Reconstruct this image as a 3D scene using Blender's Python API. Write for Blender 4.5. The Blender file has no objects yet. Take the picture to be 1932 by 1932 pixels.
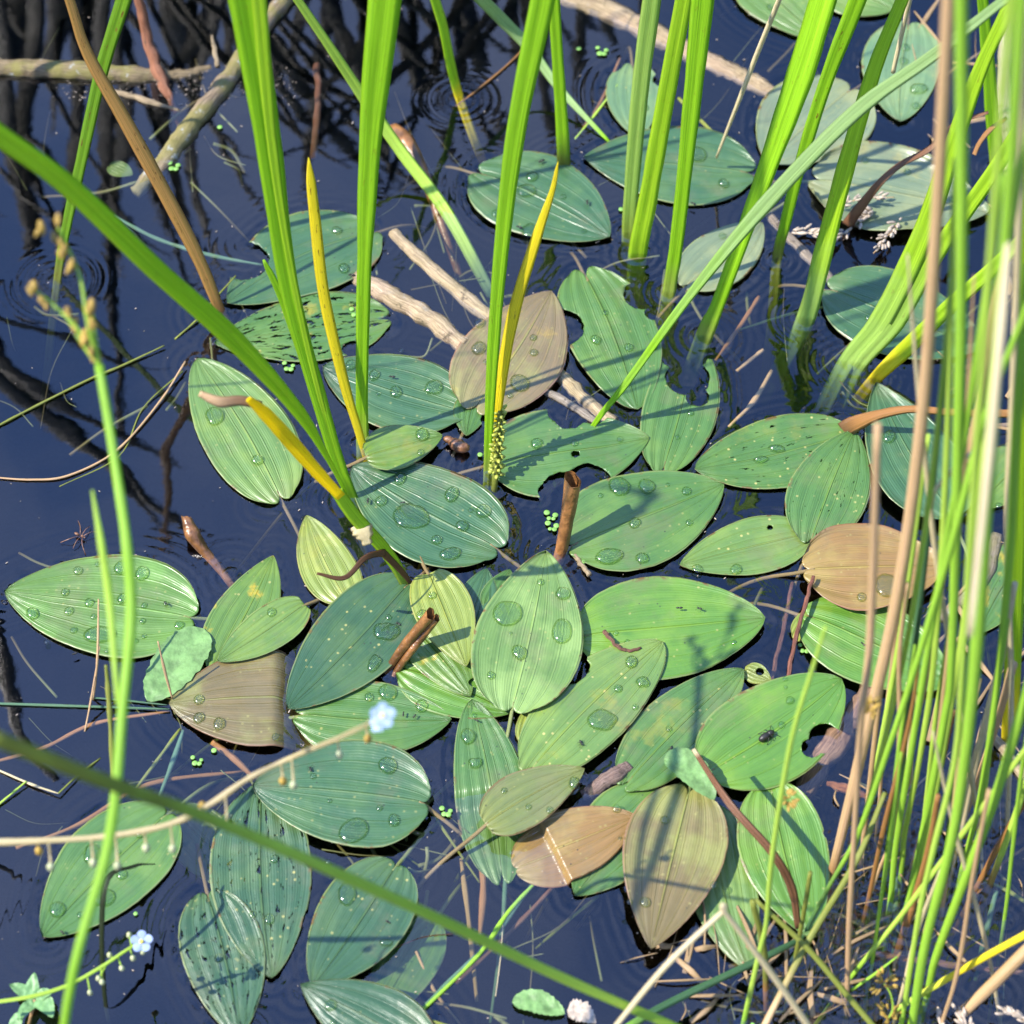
import bpy, math, random
import numpy as np
from mathutils import Vector, noise
random.seed(7)
R = math.radians
# ------------------------------------------------------------------ camera, world, sun, exposure
scene = bpy.context.scene
F = 1932.0                       # drawing units across the square frame
TH = R(55.0); DIST = 1.30; KT = 0.2308
CAM = Vector((0, -DIST*math.cos(TH), DIST*math.sin(TH)))
FW = Vector((0, math.cos(TH), -math.sin(TH))); UPV = Vector((0, math.sin(TH), math.cos(TH)))
cd = bpy.data.cameras.new('camera'); cam = bpy.data.objects.new('camera', cd)
scene.collection.objects.link(cam); scene.camera = cam
cam.location = CAM; cam.rotation_euler = (R(90) - TH, 0, 0)
cd.sensor_width = 36; cd.lens = 18/KT; cd.clip_start = .02; cd.clip_end = 200
cd.dof.use_dof = True; cd.dof.focus_distance = 1.27; cd.dof.aperture_fstop = 8.5
SUN_EL, SUN_AZ = R(51), R(258)   # azimuth measured clockwise from +Y: the sun stands to the left, slightly behind the camera
world = bpy.data.worlds.new('World'); scene.world = world; world.use_nodes = True
wn = world.node_tree; bg = wn.nodes['Background']
sky = wn.nodes.new('ShaderNodeTexSky'); sky.sky_type = 'NISHITA'; sky.sun_disc = False
sky.sun_elevation = SUN_EL; sky.sun_rotation = SUN_AZ; sky.air_density = 1.0; sky.dust_density = .0; sky.ozone_density = 6.0
# thin clouds drifting in the sky
tc = wn.nodes.new('ShaderNodeTexCoord'); nz = wn.nodes.new('ShaderNodeTexNoise'); nz.inputs['Scale'].default_value = 3.4
nz.inputs['Detail'].default_value = 6; nz.inputs['Roughness'].default_value = .55
mp = wn.nodes.new('ShaderNodeMapping'); mp.inputs['Location'].default_value = (3.1, .7, 1.0)
cr = wn.nodes.new('ShaderNodeValToRGB'); cr.color_ramp.elements[0].position = .44; cr.color_ramp.elements[1].position = .72
mx = wn.nodes.new('ShaderNodeMix'); mx.data_type = 'RGBA'
cr.color_ramp.elements[1].color = (.21, .21, .21, 1)
mx.inputs[7].default_value = (6.4, 6.8, 7.4, 1)
wn.links.new(tc.outputs['Generated'], mp.inputs[0]); wn.links.new(mp.outputs[0], nz.inputs['Vector'])
wn.links.new(nz.outputs[0], cr.inputs[0]); wn.links.new(cr.outputs[0], mx.inputs[0])
hs = wn.nodes.new('ShaderNodeHueSaturation'); hs.inputs['Saturation'].default_value = 1.06; hs.inputs['Hue'].default_value = .508
wn.links.new(sky.outputs[0], hs.inputs['Color']); wn.links.new(hs.outputs[0], mx.inputs[6]); wn.links.new(mx.outputs[2], bg.inputs['Color'])
bg.inputs['Strength'].default_value = .15
sd = bpy.data.lights.new('sun', 'SUN'); sun = bpy.data.objects.new('sun', sd); scene.collection.objects.link(sun)
sd.energy = 2.6; sd.angle = R(.53); sd.color = (1, .95, .86)
sdir = Vector((math.sin(SUN_AZ)*math.cos(SUN_EL), math.cos(SUN_AZ)*math.cos(SUN_EL), math.sin(SUN_EL)))
sun.rotation_euler = sdir.to_track_quat('Z', 'Y').to_euler(); sun.location = sdir*5
scene.view_settings.view_transform = 'Standard'; scene.view_settings.look = 'None'
scene.view_settings.exposure = 1.76; scene.view_settings.gamma = 1
scene.cycles.max_bounces = 10; scene.cycles.transparent_max_bounces = 24; scene.cycles.sample_clamp_indirect = 6

# ------------------------------------------------------------------ pixel -> place helpers
def ray(x, y):
    return FW + Vector((1, 0, 0))*((2*x/F - 1)*KT) + UPV*((1 - 2*y/F)*KT)
def at(x, y, z=0.0):
    d = ray(x, y); return CAM + d*((z - CAM.z)/d.z)
def on_lean(x, y, b, lean):
    d = ray(x, y); s = (b.y - CAM.y + lean*CAM.z)/(d.y - lean*d.z); return CAM + d*s
def pxw(p):                      # metres covered by one drawing unit at the distance of p
    return (p - CAM).dot(FW)*2*KT/F
def N3(x, y=0., z=0.): return noise.noise(Vector((x, y, z)))

# ------------------------------------------------------------------ materials
def nodes(name):
    m = bpy.data.materials.new(name); m.use_nodes = True; t = m.node_tree
    t.nodes.clear(); out = t.nodes.new('ShaderNodeOutputMaterial'); return m, t, out
class G:
    def __init__(s, t): s.t = t
    def n(s, typ, **k):
        o = s.t.nodes.new(typ)
        for a, v in k.items(): setattr(o, a, v)
        return o
    def val(s, x, sock):
        if hasattr(x, 'is_output'): s.t.links.new(x, sock)
        else: sock.default_value = x
    def m(s, op, a, b=0., c=0., clamp=False):
        o = s.n('ShaderNodeMath', operation=op, use_clamp=clamp)
        s.val(a, o.inputs[0]); s.val(b, o.inputs[1]); s.val(c, o.inputs[2]); return o.outputs[0]
    def mix(s, f, a, b, mode='MIX'):
        o = s.n('ShaderNodeMix', data_type='RGBA', blend_type=mode, clamp_factor=True)
        s.val(f, o.inputs[0]); s.val(a, o.inputs[6]); s.val(b, o.inputs[7]); return o.outputs[2]
    def ramp(s, x, p0, p1):
        o = s.n('ShaderNodeMapRange', clamp=True, interpolation_type='SMOOTHSTEP')
        s.val(x, o.inputs[0]); s.val(p0, o.inputs[1]); s.val(p1, o.inputs[2]); return o.outputs[0]
    def noise(s, vec, scale, detail=3., rough=.5, dist=0.):
        o = s.n('ShaderNodeTexNoise'); s.t.links.new(vec, o.inputs['Vector'])
        o.inputs['Scale'].default_value = scale; o.inputs['Detail'].default_value = detail
        o.inputs['Roughness'].default_value = rough; o.inputs['Distortion'].default_value = dist; return o.outputs[0]
    def vor(s, vec, scale, rnd=1., out='Distance'):
        o = s.n('ShaderNodeTexVoronoi'); s.t.links.new(vec, o.inputs['Vector'])
        o.inputs['Scale'].default_value = scale; o.inputs['Randomness'].default_value = rnd; return o.outputs[out]
    def attr(s, name, out='Vector'):
        o = s.n('ShaderNodeAttribute', attribute_type='OBJECT', attribute_name=name); return o.outputs[out]
    def uv(s, name='UVMap'):
        o = s.n('ShaderNodeUVMap', uv_map=name); return o.outputs[0]
    def sep(s, v):
        o = s.n('ShaderNodeSeparateXYZ'); s.t.links.new(v, o.inputs[0]); return o.outputs
    def comb(s, x, y, z=0.):
        o = s.n('ShaderNodeCombineXYZ'); s.val(x, o.inputs[0]); s.val(y, o.inputs[1]); s.val(z, o.inputs[2]); return o.outputs[0]
    def bump(s, h, dist, strength=1.):
        o = s.n('ShaderNodeBump'); s.val(h, o.inputs['Height']); o.inputs['Distance'].default_value = dist
        o.inputs['Strength'].default_value = strength; return o.outputs[0]
    def pos(s):
        return s.n('ShaderNodeTexCoord').outputs['Object']
    def wpos(s):
        return s.n('ShaderNodeNewGeometry').outputs['Position']

def mat_leaf():
    m, t, out = nodes('leaf_blade'); g = G(t)
    uv = g.sep(g.uv()); u, v = uv[0], uv[1]              # u along 0..1, v across 0..1
    p = g.wpos()
    c = g.m('SUBTRACT', v, .5); a = g.m('ABSOLUTE', c)    # 0 at the midrib, .5 at the edge
    wob = g.noise(p, 32, 3)
    vv = g.m('ADD', v, g.m('MULTIPLY', g.m('SUBTRACT', wob, .5), .04))
    # arching veins: fine stripes following v, bolder ones every sixth
    s1 = g.m('SINE', g.m('MULTIPLY', vv, 2*math.pi*11.0)); s2 = g.m('SINE', g.m('MULTIPLY', vv, 2*math.pi*38.0))
    s3 = g.m('SINE', g.m('ADD', g.m('MULTIPLY', vv, 2*math.pi*5.5), 1.2))
    bold = g.m('POWER', g.m('MAXIMUM', s1, 0.), 8.0)
    bold = g.m('MULTIPLY', bold, g.ramp(s3, -.7, .7))
    mid = g.ramp(a, .016, .004)
    taper = g.m('SUBTRACT', 1.0, g.m('MULTIPLY', u, .65))
    bn_ = g.ramp(g.noise(p, 45, 2), .35, .65)
    lines = g.m('ADD', g.m('MULTIPLY', g.m('MULTIPLY', bold, bn_), .30), g.m('MULTIPLY', mid, .65))
    lines = g.m('MULTIPLY', lines, taper)
    base, vein, par = g.attr('tint'), g.attr('vein'), g.sep(g.attr('marks'))   # marks: yellow patches, pale specks, dark holes
    rnd = g.n('ShaderNodeObjectInfo').outputs['Random']
    nb = g.noise(p, 28, 4, .6); streak = g.noise(g.comb(g.m('MULTIPLY', u, 2.2), g.m('ADD', g.m('MULTIPLY', vv, 16.0), g.m('MULTIPLY', rnd, 40.))), 1.6, 3, .6)
    col = g.mix(g.ramp(streak, .3, .7), g.mix(1.0, base, (.86, .89, .90, 1), 'MULTIPLY'), g.mix(1.0, base, (1.12, 1.08, 1.05, 1), 'MULTIPLY'))
    col = g.mix(g.m('MULTIPLY', g.ramp(nb, .45, .68), .5), col, vein)
    col = g.mix(g.m('MULTIPLY', g.m('ADD', g.m('MULTIPLY', s2, .5), .5), .05), col, vein)
    col = g.mix(lines, col, vein)
    # paler towards the petiole
    col = g.mix(g.m('MULTIPLY', g.ramp(u, .22, .0), .35), col, vein)
    # thin reddish-yellow margin
    col = g.mix(g.m('MULTIPLY', g.ramp(a, .475, .496), .65), col, g.attr('rim'))
    # dried silt film
    col = g.mix(g.m('MULTIPLY', g.ramp(g.noise(p, 19, 5, .7), .50, .68), .30), col, (.20, .17, .09, 1))
    # yellowing patches
    ny = g.noise(p, 42, 4, .65)
    ym = g.m('MULTIPLY', g.ramp(ny, .56, .68), par[0]); col = g.mix(ym, col, (.62, .42, .03, 1))
    br = g.m('MULTIPLY', g.ramp(ny, .68, .74), par[0]); col = g.mix(br, col, (.12, .06, .02, 1))
    # pale specks
    dv = g.vor(p, 210); sp = g.m('MULTIPLY', g.ramp(dv, .22, .10), g.ramp(g.noise(p, 90, 2), .50, .58))
    # brown nibbled margin in places
    col = g.mix(g.m('MULTIPLY', g.ramp(a, .45, .49), g.ramp(g.noise(p, 75, 4, .7), .56, .62)), col, (.16, .10, .03, 1))
    col = g.mix(g.m('MULTIPLY', sp, g.m('MAXIMUM', par[1], .3)), col, (.48, .44, .14, 1))
    # tiny dirt
    dd = g.vor(p, 150); df = g.m('MULTIPLY', g.ramp(dd, .10, .05), g.ramp(g.noise(p, 33, 2), .5, .58)); col = g.mix(g.m('MULTIPLY', df, .8), col, (.03, .03, .02, 1))
    ps = g.n('ShaderNodeBsdfPrincipled'); t.links.new(col, ps.inputs['Base Color'])
    rg = g.m('ADD', .20, g.m('MULTIPLY', nb, .30)); t.links.new(rg, ps.inputs['Roughness'])
    ps.inputs['Specular IOR Level'].default_value = .85
    h = g.m('ADD', g.m('MULTIPLY', s2, .06), g.m('ADD', g.m('MULTIPLY', bold, -.35), g.m('MULTIPLY', mid, -1.0)))
    h = g.m('ADD', h, g.m('MULTIPLY', s3, g.m('MULTIPLY', taper, .5))); h = g.m('ADD', h, g.m('MULTIPLY', g.noise(p, 160, 3), .5))
    h = g.m('ADD', h, g.m('MULTIPLY', streak, .45))
    t.links.new(g.bump(h, .0006, .9), ps.inputs['Normal'])
    tr = g.n('ShaderNodeBsdfTranslucent'); t.links.new(g.mix(1., col, (1.1, 1.3, .5, 1), 'MULTIPLY'), tr.inputs['Color'])
    ad = g.n('ShaderNodeMixShader'); ad.inputs[0].default_value = .12
    t.links.new(ps.outputs[0], ad.inputs[1]); t.links.new(tr.outputs[0], ad.inputs[2])
    # nibbled holes, stretched along the veins
    hv = g.comb(g.m('MULTIPLY', u, 7.), g.m('ADD', g.m('MULTIPLY', v, 10.), g.m('MULTIPLY', rnd, 50.)))
    hn = g.noise(hv, 1.5, 4, .65, .4); thr = g.m('SUBTRACT', .84, g.m('MULTIPLY', par[2], .28))
    hole = g.m('MULTIPLY', g.ramp(hn, thr, g.m('ADD', thr, .012)), g.ramp(par[2], .01, .05))
    tp = g.n('ShaderNodeBsdfTransparent'); fx = g.n('ShaderNodeMixShader'); t.links.new(hole, fx.inputs[0])
    t.links.new(ad.outputs[0], fx.inputs[1]); t.links.new(tp.outputs[0], fx.inputs[2])
    t.links.new(fx.outputs[0], out.inputs[0]); return m

def mat_blade():
    """reed, sedge and rush stems: striped along their length, tint from base to tip, brown flecks"""
    m, t, out = nodes('reed_stem'); g = G(t)
    uv = g.sep(g.uv()); u, v = uv[0], uv[1]              # u along in metres, v across 0..1
    p = g.wpos(); rnd = g.n('ShaderNodeObjectInfo').outputs['Random']
    st = g.noise(g.comb(g.m('MULTIPLY', u, 6.), g.m('ADD', g.m('MULTIPLY', v, 24.), g.m('MULTIPLY', rnd, 90.))), 1.7, 3, .6)
    base, low, par = g.attr('tint'), g.attr('foot'), g.sep(g.attr('marks'))   # marks: brown flecks, length of the foot colour (m)
    col = g.mix(g.ramp(st, .3, .7), g.mix(1.0, base, (.72, .78, .6, 1), 'MULTIPLY'), g.mix(1.0, base, (1.2, 1.12, 1.3, 1), 'MULTIPLY'))
    lf = g.m('ADD', g.m('DIVIDE', u, g.m('MAXIMUM', par[1], .001)), g.m('MULTIPLY', g.m('SUBTRACT', g.noise(p, 50, 2), .5), .8))
    col = g.mix(g.ramp(lf, 1.0, .0), col, low)
    fn = g.noise(g.comb(g.m('MULTIPLY', u, 60.), g.m('ADD', g.m('MULTIPLY', v, 6.), g.m('MULTIPLY', rnd, 30.))), 1.6, 4, .7)
    fl = g.m('MULTIPLY', g.ramp(fn, .60, .66), par[0]); col = g.mix(fl, col, (.20, .07, .015, 1))
    fd = g.m('MULTIPLY', g.ramp(fn, .69, .71), par[0]); col = g.mix(fd, col, (.02, .012, .006, 1))
    ps = g.n('ShaderNodeBsdfPrincipled'); t.links.new(col, ps.inputs['Base Color'])
    ps.inputs['Roughness'].default_value = .42; ps.inputs['Specular IOR Level'].default_value = .45
    t.links.new(g.bump(st, .0006, .8), ps.inputs['Normal'])
    tr = g.n('ShaderNodeBsdfTranslucent'); t.links.new(g.mix(1., col, (1.25, 1.3, .5, 1), 'MULTIPLY'), tr.inputs['Color'])
    ad = g.n('ShaderNodeMixShader'); t.links.new(par[2], ad.inputs[0])
    t.links.new(ps.outputs[0], ad.inputs[1]); t.links.new(tr.outputs[0], ad.inputs[2])
    t.links.new(ad.outputs[0], out.inputs[0]); return m

def mat_wood():
    m, t, out = nodes('waterlogged_wood'); g = G(t); uv = g.sep(g.uv()); p = g.wpos()
    st = g.noise(g.comb(g.m('MULTIPLY', uv[0], 30.), g.m('MULTIPLY', uv[1], 26.)), 1.5, 5, .7)
    n2 = g.noise(p, 120, 5, .7); n3 = g.noise(p, 45, 3, .6)
    tint, moss = g.attr('tint'), g.sep(g.attr('marks'))
    col = g.mix(g.ramp(st, .35, .65), g.mix(1., tint, (.45, .4, .36, 1), 'MULTIPLY'), g.mix(1., tint, (1.25, 1.22, 1.15, 1), 'MULTIPLY'))
    col = g.mix(g.m('MULTIPLY', g.ramp(n2, .58, .68), .8), col, (.05, .035, .02, 1))
    col = g.mix(g.m('MULTIPLY', g.ramp(n3, .42, .6), moss[0]), col, (.22, .20, .04, 1))
    col = g.mix(g.m('MULTIPLY', g.ramp(n2, .40, .34), moss[0]), col, (.40, .42, .40, 1))
    ps = g.n('ShaderNodeBsdfPrincipled'); t.links.new(col, ps.inputs['Base Color']); ps.inputs['Roughness'].default_value = .55
    t.links.new(g.bump(g.m('ADD', st, g.m('MULTIPLY', n2, 1.2)), .0012, 1.), ps.inputs['Normal'])
    t.links.new(ps.outputs[0], out.inputs[0]); return m

def mat_plain(name, col, rough=.5, var=.25, scale=150, trans=0., spec=.5, bump=.0004):
    m, t, out = nodes(name); g = G(t); p = g.wpos()
    n = g.noise(p, scale, 4, .6)
    c = g.mix(g.ramp(n, .3, .7), tuple(x*(1-var) for x in col)+(1,), tuple(min(1, x*(1+var)) for x in col)+(1,))
    ps = g.n('ShaderNodeBsdfPrincipled'); t.links.new(c, ps.inputs['Base Color'])
    ps.inputs['Roughness'].default_value = rough; ps.inputs['Specular IOR Level'].default_value = spec
    t.links.new(g.bump(n, bump, .8), ps.inputs['Normal'])
    sh = ps.outputs[0]
    if trans:
        tr = g.n('ShaderNodeBsdfTranslucent'); t.links.new(c, tr.inputs[0]); mxs = g.n('ShaderNodeMixShader')
        mxs.inputs[0].default_value = trans; t.links.new(sh, mxs.inputs[1]); t.links.new(tr.outputs[0], mxs.inputs[2]); sh = mxs.outputs[0]
    t.links.new(sh, out.inputs[0]); return m

def mat_water():
    m, t, out = nodes('pond_water'); g = G(t)
    lw = g.n('ShaderNodeLayerWeight'); lw.inputs['Blend'].default_value = .5
    fz = g.m('ADD', .085, g.m('MULTIPLY', .88, g.m('POWER', lw.outputs['Facing'], 5.)))
    b = g.noise(g.wpos(), 55, 2, .5); b2 = g.noise(g.wpos(), 14, 2, .5)
    bp = g.bump(g.m('ADD', g.m('MULTIPLY', b, .25), b2), .0006, .28)
    t.links.new(bp, lw.inputs['Normal'])
    gl = g.n('ShaderNodeBsdfGlossy'); gl.inputs['Roughness'].default_value = .02; gl.inputs['Color'].default_value = (1., .97, 1., 1); t.links.new(bp, gl.inputs['Normal'])
    tp = g.n('ShaderNodeBsdfTransparent'); ms = g.n('ShaderNodeMixShader')
    t.links.new(fz, ms.inputs[0]); t.links.new(tp.outputs[0], ms.inputs[1]); t.links.new(gl.outputs[0], ms.inputs[2])
    t.links.new(ms.outputs[0], out.inputs['Surface'])
    va = g.n('ShaderNodeVolumeAbsorption'); va.inputs['Color'].default_value = (.62, .64, .44, 1); va.inputs['Density'].default_value = 52
    t.links.new(va.outputs[0], out.inputs['Volume']); return m

def mat_drop():
    m, t, out = nodes('rain_drop'); g = G(t)
    lw = g.n('ShaderNodeLayerWeight'); lw.inputs['Blend'].default_value = .5
    fz = g.m('ADD', .075, g.m('MULTIPLY', .92, g.m('POWER', lw.outputs['Facing'], 5.)))
    gl = g.n('ShaderNodeBsdfGlossy'); gl.inputs['Roughness'].default_value = .11
    rf = g.n('ShaderNodeBsdfRefraction'); rf.inputs['IOR'].default_value = 1.33; rf.inputs['Roughness'].default_value = .0
    tp = g.n('ShaderNodeBsdfTransparent'); tp.inputs[0].default_value = (.80, .93, .62, 1)
    m1 = g.n('ShaderNodeMixShader'); m1.inputs[0].default_value = .55
    t.links.new(rf.outputs[0], m1.inputs[1]); t.links.new(tp.outputs[0], m1.inputs[2])
    m2 = g.n('ShaderNodeMixShader'); t.links.new(fz, m2.inputs[0])
    t.links.new(m1.outputs[0], m2.inputs[1]); t.links.new(gl.outputs[0], m2.inputs[2])
    t.links.new(m2.outputs[0], out.inputs[0]); return m

def mat_bed():
    m, t, out = nodes('pond_mud'); g = G(t); p = g.wpos()
    n = g.noise(p, 9, 6, .7); c = g.mix(n, (.012, .011, .009, 1), (.07, .055, .032, 1))
    ps = g.n('ShaderNodeBsdfPrincipled'); t.links.new(c, ps.inputs['Base Color']); ps.inputs['Roughness'].default_value = .9
    t.links.new(g.bump(n, .02, 1.), ps.inputs['Normal']); t.links.new(ps.outputs[0], out.inputs[0]); return m

M_LEAF, M_BLADE, M_WOOD, M_WATER, M_DROP, M_BED = mat_leaf(), mat_blade(), mat_wood(), mat_water(), mat_drop(), mat_bed()

# ------------------------------------------------------------------ object helpers
def mesh_obj(name, verts, faces, mat, parent=None, origin=None, uvs=None, smooth=True):
    """verts are world coordinates; stored relative to the origin (or to the parent thing's origin)"""
    o0 = Vector(parent['_o']) if parent is not None else Vector(origin if origin is not None else verts[0])
    me = bpy.data.meshes.new(name)
    me.from_pydata([tuple(Vector(v) - o0) for v in verts], [], faces)
    if uvs is not None:
        ul = me.uv_layers.new(name='UVMap'); idx = np.empty(len(me.loops), dtype=np.int32); me.loops.foreach_get('vertex_index', idx)
        ul.data.foreach_set('uv', np.asarray(uvs, dtype=np.float32)[idx].ravel())
    if smooth: me.polygons.foreach_set('use_smooth', [True]*len(me.polygons))
    me.materials.append(mat); me.update()
    o = bpy.data.objects.new(name, me); scene.collection.objects.link(o)
    if parent is not None: o.parent = parent
    else: o.location = o0
    o['_o'] = tuple(o0)
    return o
def tag(o, label, cat, group=None, kind=None):
    if label: o['label'] = label
    if cat: o['category'] = cat
    if group: o['group'] = group
    if kind: o['kind'] = kind
    return o
def thing(name, label, cat, loc, group=None):
    o = bpy.data.objects.new(name, None); scene.collection.objects.link(o); o.location = loc; o['_o'] = tuple(loc)
    o.empty_display_size = .01
    return tag(o, label, cat, group)
def cr_path(P, W, n=8):
    """Catmull-Rom through the points, with interpolated widths"""
    if len(P) == 2: P = [P[0], (P[0]+P[1])/2, P[1]]; W = [W[0], (W[0]+W[1])/2, W[1]]
    pts = [P[0]*2 - P[1]] + list(P) + [P[-1]*2 - P[-2]]; out, ow = [], []
    for i in range(1, len(pts)-2):
        a, b, c, d = pts[i-1:i+3]; w0, w1 = W[i-1], W[i]
        for k in range(n):
            t = k/n
            out.append(.5*((2*b) + (c-a)*t + (2*a-5*b+4*c-d)*t*t + (3*b-a-3*c+d)*t**3)); ow.append(w0 + (w1-w0)*t)
    out.append(P[-1].copy()); ow.append(W[-1]); return out, ow
def sweep(P, W, prof, twist=0., cap=True, wob=0., view=True):
    """prof: closed list of (across, depth) in half-widths. returns verts, faces, uvs"""
    verts, faces, uvs = [], [], []; n = len(prof); L = 0.; seed = random.random()*100
    side_prev = None
    for i, (p, w) in enumerate(zip(P, W)):
        tg = (P[min(i+1, len(P)-1)] - P[max(i-1, 0)]).normalized()
        if side_prev is None:
            s = tg.cross(FW); s = s.normalized() if s.length > .05 else Vector((1, 0, 0))
            if s.x < 0: s = -s
        else:
            s = (side_prev - tg*side_prev.dot(tg)).normalized()
        side_prev = s
        q = s.cross(tg).normalized()
        a = twist*i/max(1, len(P)-1); s2 = s*math.cos(a) + q*math.sin(a); q2 = q*math.cos(a) - s*math.sin(a)
        if i: L += (p - P[i-1]).length
        ww = w*(1 + wob*N3(seed, i*.35))
        for j, (x, d) in enumerate(prof):
            verts.append(p + s2*(x*ww/2) + q2*(d*ww/2)); uvs.append((L, j/(n-1)))
        if i:
            for j in range(n):
                k = (j+1) % n; faces.append(((i-1)*n+j, (i-1)*n+k, i*n+k, i*n+j))
    if cap: faces.append(tuple(range(n))[::-1]); faces.append(tuple(range((len(P)-1)*n, len(P)*n)))
    return verts, faces, uvs
ROUND = [(math.cos(k*math.tau/10), math.sin(k*math.tau/10)) for k in range(10)]
# reed leaf: shallow V with a raised keel on the near face
KEEL = [(-1, 0), (-.62, -.16), (-.2, -.22), (0, -.34), (.2, -.22), (.62, -.16), (1, 0), (.6, .05), (.15, .02), (0, -.02), (-.15, .02), (-.6, .05)]
KEEL2 = [(-1, .06), (-.5, -.02), (-.12, -.06), (0, .06), (.12, -.06), (.5, -.02), (1, .06), (.55, .12), (0, .20), (-.55, .12)]
FLAT = [(-1, 0), (-.5, -.10), (0, -.05), (.5, -.10), (1, 0), (.5, .05), (0, .10), (-.5, .05)]
pierce = []                        # where stems pass through the water surface: (x, y, radius)
outlines = []                      # outlines of leaves lying on the water

# ------------------------------------------------------------------ floating leaves
T_ = dict(green=(.072, .172, .036), bright=(.094, .225, .026), teal=(.048, .128, .050), tealdark=(.038, .104, .042), light=(.124, .228, .050),
          olive=(.225, .290, .050), pale=(.130, .235, .105), brown=(.270, .155, .045), purple=(.175, .130, .048), grey=(.165, .220, .120),
          olivegreen=(.105, .205, .034), purplegreen=(.155, .195, .055), pinkgrey=(.200, .145, .070))
RIM = dict(brown=(.30, .12, .07), purple=(.28, .13, .08), olive=(.34, .30, .08), purplegreen=(.30, .14, .08), pinkgrey=(.34, .18, .12))
leaf_objs = {}
def leaf_mesh_points(B, Tp, width, n, mm, p, q, lobe, bend, z0, fold, edge, undul, sub, seed, dome):
    ax = (Tp - B); ax.z = 0; L = ax.length; ax.normalize(); sd_ = Vector((-ax.y, ax.x, 0))
    q = min(.88, q*1.5 if q < .62 else q*1.12); lobe = lobe*1.05 if lobe > .01 else lobe; t0 = .022; pk = p/(p+q); fm = ((pk+t0)**p)*((1-pk)**q)
    V, UV, out = [], [], []
    for i in range(n+1):
        t = (i/n); t = t**1.15 if t < 1 else 1
        f = ((t+t0)**p)*(max(0., 1-t)**q)/fm
        for j in range(mm+1):
            s = -1 + 2*j/mm
            irr = 1 + .035*N3(seed+3*(1 if s > 0 else -1), t*3.) + .008*N3(seed+7*(1 if s > 0 else -1), t*24.)
            y = f*s*width/2*irr
            x = L*t - lobe*L*((1-t)**7)*abs(math.sin(math.pi*min(1, abs(s)**.6*.85)))*1.0
            yb = bend*L*math.sin(math.pi*t)
            P = B + ax*x + sd_*(y + yb)
            a = abs(s)
            z = z0 + fold*width*a*.5*(1-.5*t) + edge*width*(a**5)*(.6 + .8*N3(seed+s*2, t*3.5)) + dome*width*(1-a*a)*math.sin(math.pi*min(1, t*1.05))
            z += undul*width*N3(P.x*38+seed, P.y*38, seed)
            z += -.0012*math.exp(-t*26)*(1-a)
            if sub: z -= sub[2]*(lambda k: k*k*(3-2*k))(min(1, max(0, (t-sub[0])/(sub[1]-sub[0]))))
            V.append(Vector((P.x, P.y, z))); UV.append((t, .5+.5*s))
    return V, UV
def bite_cut(V, faces, bites):
    if not bites: return V, faces
    V = [v.copy() for v in V]
    for k, (bx, by, br) in enumerate(bites):
        c = at(bx, by, .002); r0 = br*pxw(c)
        def rad(v):
            an = math.atan2(v.y-c.y, v.x-c.x); return r0*(1 + .10*N3(math.cos(an)*2.2+k, math.sin(an)*2.2, bx) + .05*N3(math.cos(an)*9+k, math.sin(an)*9, by))
        dist = [math.hypot(v.x-c.x, v.y-c.y) for v in V]; rr = [rad(v) for v in V]
        ins = [d < r for d, r in zip(dist, rr)]
        keep, snap = [], set()
        for f in faces:
            if all(ins[i] for i in f): continue
            keep.append(f)
            for i in f:
                if ins[i]: snap.add(i)
        for i in snap:
            if dist[i] > 1e-7:
                s = rr[i]/dist[i]; V[i].x = c.x + (V[i].x-c.x)*s; V[i].y = c.y + (V[i].y-c.y)*s
        faces = keep
    return V, faces
def drop_mesh(c, r, zs, ir=0., stretch=(1, 1), seed=0.):
    V, Fc = [], []; na, nr = 28, 9; hgt = .72*r if r < .0034 else .0024 + .0003*(r/.0034)
    for i in range(nr+1):
        e = i/nr*math.pi/2                                # rim -> top
        for j in range(na):
            a = j*math.tau/na
            k = 1 + ir*(.5*N3(math.cos(a)*1.1+seed, math.sin(a)*1.1, seed) + .25*math.cos(2*a+seed))
            # fat rounded rim, flatter top
            rr = r*(math.cos(e)**.75 if i < nr else 0.0)*k; z = hgt*(math.sin(e)**.8)
            x, y = math.cos(a)*rr*stretch[0], math.sin(a)*rr*stretch[1]
            V.append(Vector((c.x+x, c.y+y, zs + z - .00005)))
            if i == nr: break
    for i in range(nr-1):
        for j in range(na):
            Fc.append((i*na+j, i*na+(j+1) % na, (i+1)*na+(j+1) % na, (i+1)*na+j))
    top = nr*na; i = nr-1
    for j in range(na): Fc.append((i*na+j, i*na+(j+1) % na, top))
    return V, Fc
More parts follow.
